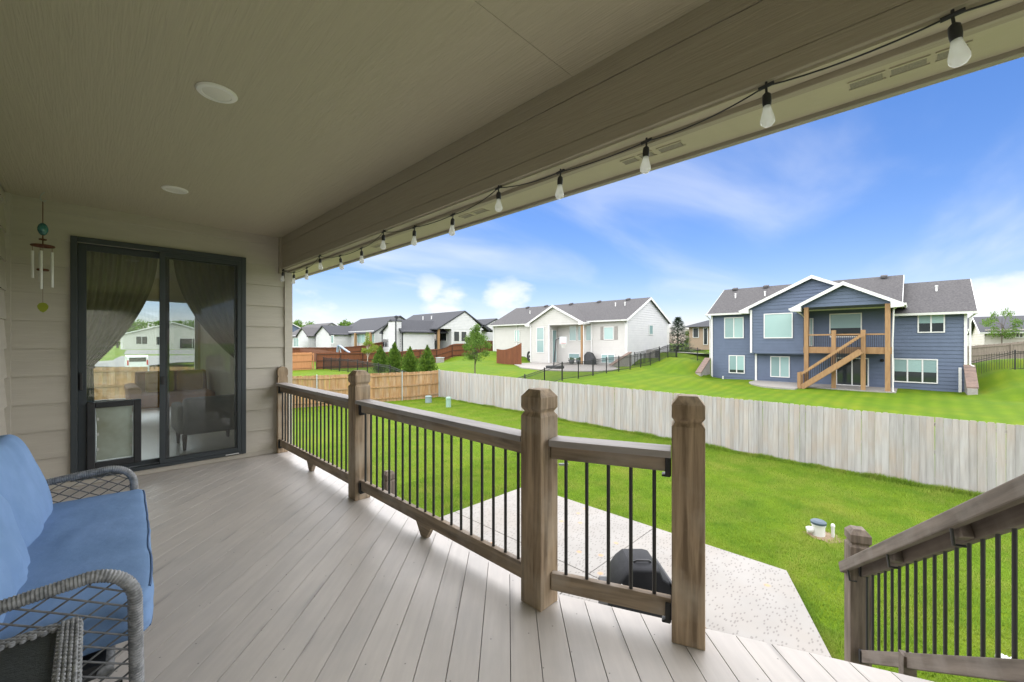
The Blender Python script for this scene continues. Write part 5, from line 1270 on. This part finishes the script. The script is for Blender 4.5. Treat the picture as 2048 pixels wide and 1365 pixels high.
wp = thing('patio', 'pale concrete patio behind the white house', None, (33, 25, 1.35), kind='structure')
obj('patio_slab', B().prism([(x, y, 1.2) for x, y in [(36.75, 34), (32, 31), (28.3, 26.5), (27.2, 23), (27.4, 20.5), (28.9, 18.6), (31, 18.4), (37.9, 20.4), (38.2, 25), (38.2, 30)]], (0, 0, .19)), m_conc, wp)
retaining('short retaining wall stepping down beside the white house patio', 37.9, 20.35, 2.7, 34.2, 1.55, 1.3, th=.3)
# things on the white house patio
hb = onZ(1107, 737, 1.39)
hoop = thing('basketball_hoop', 'portable basketball hoop on the white house patio', 'basketball hoop', (hb.x, hb.y, 1.39))
obj('base', B().prism([(hb.x - .45, hb.y - .9, 1.392), (hb.x + .45, hb.y - .9, 1.392), (hb.x + .4, hb.y + .6, 1.392), (hb.x - .4, hb.y + .6, 1.392)], (0, 0, .24)), m_blackp, hoop, bevel=.05)
hD = (hb.x * CS + hb.y * SN)
top = atD(1112, 680, hD); tt = atD(1119, 677, hD)
obj('pole', B().tube([(hb.x, hb.y, 1.5), top, tt], .06, 8), m_blackp, hoop, smooth=40)
b0, b1 = atD(1119, 689, hD - .3), atD(1133, 674, hD - .3)
m_poly = mk('clear_backboard', (.62, .66, .70), rough=.1)
bdir = V((b1.x - b0.x, b1.y - b0.y, 0)); 
obj('backboard', B().prism([(b0.x, b0.y, b0.z), (b1.x, b1.y, b0.z), (b1.x, b1.y, b1.z), (b0.x, b0.y, b1.z)], gd * .04), m_poly, hoop)
fb = B(); u0, u1 = b0.lerp(V((b1.x, b1.y, b0.z)), .3), b0.lerp(V((b1.x, b1.y, b0.z)), .7)
for za in (.12, .42): fb.prism([u0 + V((0, 0, za)) - gd * .01, u1 + V((0, 0, za)) - gd * .01, u1 + V((0, 0, za + .06)) - gd * .01, u0 + V((0, 0, za + .06)) - gd * .01], gd * -.01)
for u in (u0, u1): e = bdir.normalized() * .05; fb.prism([u + V((0, 0, .12)) - gd * .011, u + e + V((0, 0, .12)) - gd * .011, u + e + V((0, 0, .48)) - gd * .011, u + V((0, 0, .48)) - gd * .011], gd * -.01)
obj('target_square', fb, m_white, hoop)
rc = (b0 + V((b1.x, b1.y, b0.z))) / 2 - gd * .28 + V((0, 0, .10))
obj('rim', B().tube([(rc.x + .23 * math.cos(6.283 * i / 16), rc.y + .23 * math.sin(6.283 * i / 16), rc.z) for i in range(16)], .02, 6, closed=True), m_red, hoop)
nb = B()
for i in range(12):
    t = 6.283 * i / 12; nb.tube([(rc.x + .22 * math.cos(t), rc.y + .22 * math.sin(t), rc.z), (rc.x + .13 * math.cos(t + .5), rc.y + .13 * math.sin(t + .5), rc.z - .42)], .012, 4)
obj('net', nb, m_pvc, hoop)
def leafblob(b, c, rad, n, size, rng, shape=None, flat=.35):
    for _ in range(n):
        while True:
            p = V((rng.uniform(-1, 1), rng.uniform(-1, 1), rng.uniform(-1, 1)))
            if p.length < 1: break
        p = p * (.55 + .45 * rng.random()) if rng.random() < .7 else p
        q = V(c) + V((p.x * rad[0], p.y * rad[1], p.z * rad[2]))
        a = V((rng.gauss(0, 1), rng.gauss(0, 1), rng.gauss(0, 1) * flat + .001)).normalized(); e = a.orthogonal().normalized()
        e.rotate(Matrix.Rotation(rng.uniform(0, 6.28), 3, a)); f = a.cross(e); s = size * rng.uniform(.6, 1.3)
        b.poly([q - e * s, q - f * s * .5, q + e * s, q + f * s * .5])
    return b
rng = random.Random(11)
for px, lab in ((1143, 'dark planter bowl farther from the timber porch post'), (1158, 'dark planter bowl next to the timber porch post')):
    c = onX(px, 722, 36.9); z_ = 1.395
    t = thing('planter', lab, 'planter', (c.x, c.y, z_), group='planters on the white house porch')
    obj('pot', B().lathe(c.x, c.y, [(.22, z_), (.30, z_ + .25), (.38, z_ + .42), (.36, z_ + .44)], 14), m_flower, t, smooth=40)
    obj('plant', leafblob(B(), (c.x, c.y, z_ + .55), (.36, .36, .22), 120, .08, rng), m_spruce, t, fix=False)
c = onX(1178, 727, 37.2)
t = thing('covered_grill', 'black covered grill standing against the white house porch wall', 'grill', (c.x, c.y, 1.39))
obj('cover', B().prism([(c.x - .3, c.y - .75, 1.392), (c.x - .3, c.y + .75, 1.392), (c.x - .3, c.y + .72, 2.1), (c.x - .3, c.y + .40, 2.45), (c.x - .3, c.y + .1, 2.75), (c.x - .3, c.y - .35, 2.62), (c.x - .3, c.y - .7, 2.1)], (.6, 0, 0)), m_blackp, t, bevel=.08)
obj('hem', B().box(c.x - .31, c.x + .31, c.y - .77, c.y + .77, 1.395, 1.46), m_black, t)
c = onX(1058, 722, 37.0)
t = thing('hose_reel', 'round dark hose coil hanging low on the white house wall', 'hose reel', (c.x, c.y, 1.5))
for k in range(4): obj('hose_coil', B().tube([(c.x + .03 * k, c.y + (.30 - .03 * k) * math.cos(6.283 * i / 18), 2.1 + (.55 - .05 * k) * math.sin(6.283 * i / 18)) for i in range(18)], .05, 6, closed=True), m_blackp, t, smooth=60)
obj('bracket', B().box(c.x + .04, c.x + .95, c.y - .08, c.y + .08, 1.9, 2.2), m_iron, t)
c = onY(1302, 712, 20.3)
t = thing('air_conditioner', 'dark air conditioning unit beside the white house gable wall', 'air conditioner', (c.x, 20.1, gz(c.x, 20.1)))
zz = gz(c.x, 20.1)
obj('casing', B().box(c.x - .55, c.x + .55, 19.6, 20.55, zz - .05, zz + .85), m_stone, t, bevel=.03)
for i in range(9): obj('louver', B().box(c.x - .50, c.x + .50, 19.57, 19.6, zz + .1 + i * .08, zz + .14 + i * .08), m_blackp, t)
c = atD(917, 726, 50); t = thing('utility_cabinet', 'small grey utility cabinet beside the stained fence', 'utility box', (c.x, c.y, gz(c.x, c.y))); zz = gz(c.x, c.y)
c = atD(880 - 0, 726, 50); t.location = (c.x, c.y, gz(c.x, c.y)); zz = gz(c.x, c.y)
obj('cabinet', B().box(c.x - .35, c.x + .35, c.y - .4, c.y + .4, zz - .05, zz + .62), m_stone, t, bevel=.06)
obj('cabinet_lid', B().box(c.x - .38, c.x + .38, c.y - .43, c.y + .43, zz + .62, zz + .68), m_galv, t, bevel=.02)

# --- white house with the black roof and chimney
dh = thing('house', 'white house with near-black roof, tall chimney and timber porch post', 'house', (44, 60, 2.2))
Gd = 1.9
wallX(dh, m_whitewall2, 40.6, 53.4, 62, Gd, 6.6, name='porch_wall'); wallX(dh, m_whitewall2, 38, 62, 69.5, Gd, 6.1); wallY(dh, m_whitewall2, 53.4, 40.6, 47, Gd, 6.4)
obj('gable_wall', lap(B(), [(38.3, 5.95), (47.5, 5.95), (43.3, 8.95)], (0, 53.38, 0), PX_, MY), m_whitewall2, dh, fix=False)
wallX(dh, m_whitewall2, 52, 53.4, 69.5, Gd, 6.2, face=1)
roofY(dh, m_shingled, 38.2, 48.4, 43.3, 53.6, 68.5, 6.2, 9.05, trim=m_shingled, ov=.5, rake=.35)
wallY(dh, m_whitewall2, 55.2, 47, 57, Gd, 6.0, [(52, 8.05)]); rr_ = roofY(dh, m_shingled, 47.2, 57, 52, 55.2, 66, 6.0, 8.2, trim=m_shingled)
roofY(dh, m_shingled, 45.5, 49.5, 47.5, 53.6, 55.5, 5.95, 6.9, trim=m_shingled, ov=.4)
obj('porch_post', B().sq(38.3, 53.7, [(.15, Gd), (.15, 5.95)]), m_cedarpost, dh)
for a, e in ((859, 874), (878, 894), (904, 914), (916, 926)): winpx(dh, 40.6, a, 665, e, 683, mat=m_paned, cols=1) if a < 880 else None
for a, e in ((41.0, 42.2), (42.5, 43.7), (44.6, 45.6), (45.8, 46.8)): window(dh, 53.4, a, e, 3.9, 5.6, mat=m_paned, axis='y')
winpx(dh, 38, 831, 679, 847, 700, cols=2, mat=m_paned)
# front block with the chimney
FX = 32.5
ya, yb = onX(805, 690, FX).y, onX(765, 690, FX).y; ym = (ya + yb) / 2
wallX(dh, m_whitewall2, FX, ya, yb, 1.2, 5.6, [(ym, 7.3)]); wallY(dh, m_whitewall2, ya, FX, 38.2, 1.2, 5.6); wallY(dh, m_whitewall2, yb, FX, 38.2, 1.2, 5.6, face=1)
roofX(dh, m_shingled, ya, yb, ym, FX, 41, 5.6, 7.35, trim=m_shingled, ov=.4, rake=.3)
y0, y1 = onX(793, 650, FX - .7).y, onX(778, 650, FX - .7).y
obj('chimney_back', B().box(FX - .78, FX + .1, y0 + .02, y1, 1.2, 6.89), m_whitewall2, dh)
cmn = obj('chimney', lap(lap(B(), [(y0, 1.2), (y1, 1.2), (y1, 6.9), (y0, 6.9)], (FX - .8, 0, 0), PY_, MX), [(FX - .8, 1.2), (FX + .1, 1.2), (FX + .1, 6.9), (FX - .8, 6.9)], (0, y0, 0), PX_, MY), m_whitewall2, dh, fix=False)
obj('chimney_cap', B().box(FX - .9, FX + .2, y0 - .1, y1 + .1, 6.9, 7.0), m_shingled, cmn)
obj('flue', B().lathe(FX - .1, (y0 + y1) / 2, [(.12, 7.0), (.12, 7.5), (.3, 7.52), (.3, 7.75), (.1, 7.85)], 10), m_shingled, cmn)
for X, Y, z0, z1 in ((FX - .02, ya, 1.2, 5.5), (FX - .02, yb, 1.2, 5.5), (FX - .82, y0, 1.2, 6.9), (37.95, 69.4, 1.9, 6.0), (37.95, 62.05, 1.9, 6.0)): corner(dh, X, Y, z0, z1, m_shingled, .075)
for a, e in ((767, 769.5), (771, 774), (776, 778), (795, 797.5), (799, 801.5)): winpx(dh, FX, a, 679, e, 694, mat=m_paned, fw=.05, fmat=m_shingled)
y0, y1 = sorted((onX(809, 686, 36).y, onX(820, 686, 36).y))
winpx(dh, 38, 809, 678, 820, 695, mat=m_paned, fmat=m_shingled)
for px in (846, 863): p = onX(px, 632, 41.0); obj('vent_pipe', B().lathe(41.0, p.y, [(.08, 7.5), (.08, 8.2), (.12, 8.22), (.12, 8.35)], 8), m_white, rr_)

# --- farther white houses of the row
def far_house(label, X0, X1, ya, yb, g, ze, zr_, wm, rm, wing=None, wins=(), trim=None):
    h = thing('house', label, 'house', ((X0 + X1) / 2, (ya + yb) / 2, g)); xm = (X0 + X1) / 2
    wallX(h, wm, X0, ya, yb, g - .3, ze + .15, exp=.3); wallX(h, wm, X1, ya, yb, g - .3, ze + .15, exp=.3, face=1)
    wallY(h, wm, ya, X0, X1, g - .3, ze, [(xm, zr_ - .1)], exp=.3); wallY(h, wm, yb, X0, X1, g - .3, ze, [(xm, zr_ - .1)], exp=.3, face=1)
    roofY(h, rm, X0, X1, xm, ya, yb, ze, zr_, trim=trim or rm, ov=.5, rake=.4)
    if wing:
        wx, wa, wb_, we, wr = wing; wm_ = (wa + wb_) / 2
        wallX(h, wm, wx, wa, wb_, g - .3, we, [(wm_, wr - .1)], exp=.3); wallY(h, wm, wa, wx, X0, g - .3, we, exp=.3); wallY(h, wm, wb_, wx, X0, g - .3, we, exp=.3, face=1)
        roofX(h, rm, wa, wb_, wm_, wx, xm, we, wr, trim=trim or rm, ov=.4, rake=.3)
    for w in wins: winpx(h, *w[:5], **(w[5] if len(w) > 5 else {}))
    return h
h3 = far_house('white house with timber porch posts just left of the chimney house', 38, 49, 74.3, 91, 2.2, 5.95, 9.2, m_whitewall2, m_shingled, wing=(34, 84.5, 92.5, 5.6, 7.4),
               wins=[(38, 715, 669, 731, 687, dict(cols=2, mat=m_panel)), (38, 743, 669, 750, 686, dict(mat=m_panel))])
for px in (711, 741): p = onX(px, 690, 37.4); obj('porch_post', B().sq(37.4, p.y, [(.2, 1.8), (.2, 5.7)]), m_cedarpost, h3)
far_house('distant white house with two gabled wings above the stained fence', 38, 50, 109, 126, 2.0, 5.6, 9.0, m_whitewall2, m_shingle, wing=(33, 94, 101, 5.4, 7.2),
          wins=[(38, 618, 675, 628, 690, dict(mat=m_paned)), (33, 663, 671, 668, 687, dict(mat=m_paneb)), (38, 638, 674, 642, 686, dict(mat=m_paned))])
far_house('distant grey blue gabled house next to the porch corner board', 36, 50, 136, 150, 1.6, 6.0, 9.6, m_bluewall, m_shingled, wing=(31, 139, 147, 5.8, 8.6), wins=[(31, 588, 676, 598, 694, dict(cols=2, mat=m_paneb))], trim=m_white)
# --- tan house between white and blue
th_ = thing('house', 'small tan brick house with dark hip roof between the white and blue houses', 'house', (60, 18, 3.2))
a = onX(1378, 670, 56)
obj('wall', B().box(56, 66, 6, a.y, 2.8, 5.9), m_tanbrick, th_)
hb_ = B(); x0, x1, y0, y1 = 55.3, 66.7, 5.3, a.y + .7
hb_.v = [(x0, y0, 5.8), (x1, y0, 5.8), (x1, y1, 5.8), (x0, y1, 5.8), (61, y0 + 5.7, 7.9), (61, y1 - 5.7, 7.9)]
hb_.f = [(0, 1, 2, 3), (0, 3, 5, 4), (1, 4, 5, 2), (0, 4, 1), (3, 2, 5)]
obj('roof', hb_, m_shingled, th_)
winpx(th_, 56, 1386, 656, 1398, 676, mat=m_paned); winpx(th_, 56, 1407, 656, 1416, 690, mat=m_paned)
far_house('cream house with dark roof at the far right beyond the wooden fence', 66, 80, -30, -5.2, 3.2, 4.95, 6.75, m_creamwall, m_shingled, wins=[(66, 2030, 664, 2047, 676, dict(cols=2, mat=m_paned))], trim=m_white)
far_house('tiny distant house showing past the right edge of the blue house', 110, 120, -14, -2, 3.1, 6, 8.4, m_whitewall, m_shingled)
# --- across the side street, seen through the room
far_house('pale gabled house across the side street seen through the room', 4, 30, 84, 98, 1.6, 5.2, 8.6, m_whitewall, m_shingle) if False else None
hs = thing('house', 'pale grey gabled house across the street seen through the room window', 'house', (13.5, 130, 2.2))
HY = 124
wallY(hs, m_whitewall, HY, 5, 22, 1.6, 5.7, [(13.5, 8.3)], exp=.3); wallX(hs, m_whitewall, 5, HY, HY + 12, 1.6, 5.7, exp=.3); wallX(hs, m_whitewall, 22, HY, HY + 12, 1.6, 5.7, exp=.3, face=1)
roofY(hs, m_shingle, 5, 22, 13.5, HY, HY + 12, 5.8, 8.6, trim=m_white)
for a, c, e, g in ((7.0, 9.0, 3.4, 5.2), (10.4, 12.4, 3.2, 5.2), (14.6, 19.5, 2.3, 4.8)): window(hs, HY, a, c, e, g, cols=2, mat=m_paned, axis='y')
obj('garage_door', B().box(19.9, 21.6, HY - .1, HY - .05, 2.3, 4.7), m_white, hs)
# street, sidewalk, van
def strip(name, label, pts, w, mat, dz=.03):
    b = B()
    for p, q in zip(pts, pts[1:]):
        p, q = V((*p, 0)), V((*q, 0)); n = max(1, int((q - p).length / 1.5)); d = (q - p).normalized(); s_ = V((-d.y, d.x, 0)) * w / 2
        for i in range(n):
            a, c = p.lerp(q, i / n), p.lerp(q, (i + 1) / n)
            za, zc_ = max(gz(a.x, a.y), gz((a - s_).x, (a - s_).y), gz((a + s_).x, (a + s_).y)) + dz, max(gz(c.x, c.y), gz((c - s_).x, (c - s_).y), gz((c + s_).x, (c + s_).y)) + dz
            b.poly([a - s_ + V((0, 0, za)), c - s_ + V((0, 0, zc_)), c + s_ + V((0, 0, zc_)), a + s_ + V((0, 0, za))])
    return tag(obj(name, b, mat, fix=False), label, kind='structure')
strip('street', 'grey residential street beyond the cedar fence', [(-60, 74), (0, 74), (9, 80), (12, 112)], 14, m_asphalt)
strip('sidewalk', 'pale concrete sidewalk curving along the street lawn', [(13, 50), (12.6, 60), (16, 76), (20, 100)], 1.4, m_conc, .05)
strip('path', 'pale concrete path between the white and blue houses', [(46, 12), (47, 24), (52, 30)], 1.6, m_conc, .05)
van = thing('parked_van', 'white van parked in the street seen through the room window', 'van', (3.9, 66, .2)); vx, vy = 3.9, 66.0
vz = gz(vx, vy)
def vanbody():
    b = B(); pr = [(0, .35), (4.9, .35), (4.9, 1.0), (4.5, 1.15), (3.9, 1.95), (.15, 2.0), (0, 1.8)]
    return b.prism([(vx - .95, vy + a, vz + c) for a, c in pr], (1.9, 0, 0))
obj('body', vanbody(), m_vanw, van, bevel=.08)
obj('rear_window', B().box(vx - .75, vx + .75, vy - .02, vy + .03, vz + 1.25, vz + 1.75), m_paned, van, bevel=.02)
for x in (vx - .86, vx + .86): obj('tail_lamp', B().box(x - .07, x + .07, vy - .03, vy + .05, vz + .85, vz + 1.45), m_red, van)
for x in (vx - .85, vx + .85):
    for y in (vy + .9, vy + 3.9): obj('wheel', B().tube([(x - .11, y, vz + .34), (x + .11, y, vz + .34)], .34, 18), m_black, van, smooth=40)
# --- neighbour behind the camera, seen only as a reflection in the door glass
far_house('taupe neighbour house mirrored in the sliding door glass', -9, 3.2, -36, -20, .1, 5.0, 7.6, m_siding, m_shingled)
board_fence('board_fence', 'grey board fence across the neighbouring yard mirrored in the door', (3.6, -19), (14.4, -19.4), m_picket_grey, merge=True, h=1.8)

# ------------------------------------------------------------------ slide in a far yard
c = atD(681, 706, 52); zz = gz(c.x, c.y)
t = thing('play_slide', 'blue grey plastic slide standing against the stained fence', 'slide', (c.x, c.y, zz)); s2 = V((SN, -CS, 0))
top_ = c.z + (706 - 691) / F * 52
def sl_(u, z_): q = c + s2 * u; return V((q.x, q.y, z_))
zz = c.z - .4
obj('chute', B().beam(sl_(-.2, top_), sl_(1.15, zz + .4), .5, .14, up=(0, 0, 1)), m_slide, t, bevel=.03)
obj('ladder', B().beam(sl_(-.3, top_), sl_(-.55, gz(c.x, c.y)), .45, .1), m_slide, t)
obj('frame', B().beam(sl_(-.15, top_ - .1), sl_(.35, gz(c.x, c.y)), .08, .08), m_galv, t)

# ------------------------------------------------------------------ trees
def tree(name, label, base, h, crown_c, crown_r, leaf, n, size, seed, bark=m_bark, trunk_r=.06, lobes=14, cat='tree', group=None, multi=1):
    rng = random.Random(seed); base = V(base); t = thing(name, label, cat, base, group)
    tb_ = B(); top = V((crown_c[0], crown_c[1], crown_c[2] + crown_r[2] * .5))
    tb_.tube([base - V((0, 0, .1)), base.lerp(top, .35) + V((rng.uniform(-.04, .04), rng.uniform(-.04, .04), 0)), base.lerp(top, .7), top], [trunk_r, trunk_r * .8, trunk_r * .5, trunk_r * .15], 8)
    cb = B()
    for i in range(lobes):
        a = rng.uniform(0, 6.283); u = rng.uniform(-1, 1); rr = math.sqrt(1 - u * u) * rng.uniform(.45, .95)
        c = V((crown_c[0] + math.cos(a) * rr * crown_r[0], crown_c[1] + math.sin(a) * rr * crown_r[1], crown_c[2] + u * crown_r[2] * .9))
        s = base.lerp(top, rng.uniform(.4, .85)); tb_.tube([s, s.lerp(c, .5) + V((0, 0, .05)), c], [trunk_r * .4, trunk_r * .25, trunk_r * .08], 5)
        k = rng.uniform(.28, .5); leafblob(cb, c, [r_ * k for r_ in crown_r], n // lobes, size, rng)
    obj('trunk', tb_, bark, t, smooth=60); obj('crown', cb, leaf, t, fix=False)
    return t
def on_ground(px, D): p = atD(px, 700, D); return V((p.x, p.y, gz(p.x, p.y)))
b_ = on_ground(950, 31); zt_ = EZ + (PCY - 651) / F * 31; zb_ = EZ + (PCY - 722) / F * 31
tree('young_tree', 'young green maple-like tree behind the grey fence left of the white house', b_, 4, (b_.x, b_.y, zb_ + (zt_ - zb_) * .38), (1.05, 1.05, .95), m_leaf, 5200, .055, 5, lobes=22)
tcr = bpy.data.objects[[o.name for o in bpy.data.objects if o.name.startswith('crown')][-1]]
def extend_crown(crown, c, r_, n, size, seed, leaf):
    rng = random.Random(seed); b = B(); leafblob(b, c, r_, n, size, rng)
    me = b.mesh('extra', False); bm = bmesh.new(); bm.from_mesh(crown.data); bm.from_mesh(me); bm.to_mesh(crown.data); bm.free()
extend_crown(tcr, (b_.x, b_.y, zb_ + (zt_ - zb_) * .72), (.5, .5, .8), 1300, .055, 8, m_leaf)
extend_crown(tcr, (b_.x + .1, b_.y - .15, zb_ + (zt_ - zb_) * .92), (.28, .28, .4), 400, .05, 9, m_leaf)
b_ = on_ground(735, 44); zt_ = EZ + (PCY - 664) / F * 44; zb_ = EZ + (PCY - 706) / F * 44
tree('young_tree', 'thin yellow green young tree in front of the stained fence', b_, 4, (b_.x, b_.y, zb_ + .6), (.95, .95, .62), m_leafy, 1900, .06, 6, bark=m_palebark, trunk_r=.06, lobes=14)
tcr = bpy.data.objects[[o.name for o in bpy.data.objects if o.name.startswith('crown')][-1]]
extend_crown(tcr, (b_.x, b_.y, zb_ + 1.5), (.33, .33, .8), 420, .055, 3, m_leafy)
for i, (px, ytop, lab) in enumerate(((761, 697, 'leftmost arborvitae of the row of four'), (789, 691, 'tallest arborvitae, second from the left of the row of four'), (820, 700, 'third arborvitae from the left of the row of four'), (855, 697, 'rightmost arborvitae of the row of four, set a little apart'))):
    a = ray(px, 700); X = 18.6; D = X / a.x; b_ = on_ground(px, D); zt_ = EZ + (PCY - ytop) / F * D; H_ = zt_ - b_.z
    rng = random.Random(40 + i); t = thing('arborvitae', lab, 'shrub', b_, group='arborvitae row'); cb = B()
    R0 = .78
    for k in range(5200):
        u = rng.random() ** .8; rr = R0 * min(1, 1.25 * (1 - u ** 2.2)) * (.8 + .2 * min(1, u * 4)) * (.75 + .25 * math.sin(9 * u + k % 5)) * rng.uniform(.45, 1.05); an = rng.uniform(0, 6.283)
        rr *= 1 + .22 * math.sin(an * 3 + i + u * 5)
        q = V((b_.x + rr * math.cos(an), b_.y + rr * math.sin(an), b_.z + .08 + u * H_ * rng.uniform(.80, 1.04)))
        up = V((math.cos(an) * .35 + rng.gauss(0, .2), math.sin(an) * .35 + rng.gauss(0, .2), 1)).normalized(); sd = up.cross(V((rng.gauss(0, 1), rng.gauss(0, 1), .1))).normalized(); s = rng.uniform(.06, .14)
        cb.poly([q - sd * s * .45, q + up * s * .4 - sd * s * .3, q + up * s * 1.5, q + up * s * .4 + sd * s * .45])
    obj('crown', cb, m_arbor, t, fix=False); obj('trunk', B().tube([b_ - V((0, 0, .05)), b_ + V((0, 0, H_ * .8))], [.05, .015], 6), m_bark, t)
b_ = on_ground(1356, 50); zt_ = EZ + (PCY - 640) / F * 50
t = thing('spruce_tree', 'dark spruce tree between the white house and the tan house', 'tree', b_); cb = B(); rng = random.Random(2); H_ = zt_ - b_.z
for k in range(6500):
    u = rng.random() ** 1.3; rr = (2.2 * (1 - u) ** .8 + .12) * rng.uniform(.5, 1) * (.7 + .3 * abs(math.sin(u * 20))); an = rng.uniform(0, 6.283)
    q = V((b_.x + rr * math.cos(an), b_.y + rr * math.sin(an), b_.z + .3 + u * H_ - rr * .15)); d = V((math.cos(an), math.sin(an), rng.uniform(-.1, .45))).normalized(); sd = d.cross(V((0, 0, 1))).normalized(); s = rng.uniform(.12, .26)
    cb.poly([q - sd * s * .35, q + d * s * 1.4, q + sd * s * .35])
obj('crown', cb, m_spruce, t, fix=False); obj('trunk', B().tube([b_ - V((0, 0, .1)), b_ + V((0, 0, H_))], [.12, .02], 8), m_bark, t)
b_ = on_ground(1374, 56); tree('shrub', 'light green round shrub beside the spruce tree', b_, 2, (b_.x, b_.y, b_.z + 1.5), (1.0, 1.0, 1.3), m_leafy, 1400, .09, 21, lobes=10, cat='shrub')
b_ = on_ground(2004, 42); zt_ = EZ + (PCY - 632) / F * 42
tree('young_tree', 'open layered young tree in front of the cream house', b_, 4, (b_.x, b_.y, (zt_ + b_.z) / 2 + .9), (1.35, 1.35, 1.35), m_leaf, 1300, .085, 14, lobes=16, trunk_r=.05)
for px, D, r_, ytop, lab in ((603, 190, 5.5, 644, 'leafy treetop showing above the distant grey blue house'), (693, 170, 4.0, 645, 'leafy treetop showing above the far white roofs')):
    b_ = on_ground(px, D); zt_ = EZ + (PCY - ytop) / F * D
    tree('distant_tree', lab, b_, 8, (b_.x, b_.y, zt_ - 3.2), (r_, r_, 3.4), m_leaf, 2600, .38, px, trunk_r=.3, lobes=18, group='distant treetops')
for i, (px, D, r_) in enumerate(((235, 165, 9), (300, 172, 10), (365, 168, 9), (420, 165, 8))):
    b_ = on_ground(px, D)
    tree('distant_tree', ('leftmost', 'second', 'third', 'rightmost')[i] + ' big tree behind the house across the street, seen through the room', b_, 9, (b_.x, b_.y, b_.z + 6.2), (r_, r_, 4.4), m_leaf, 2000, .5, 70 + i, trunk_r=.35, lobes=16, group='distant trees across the street')
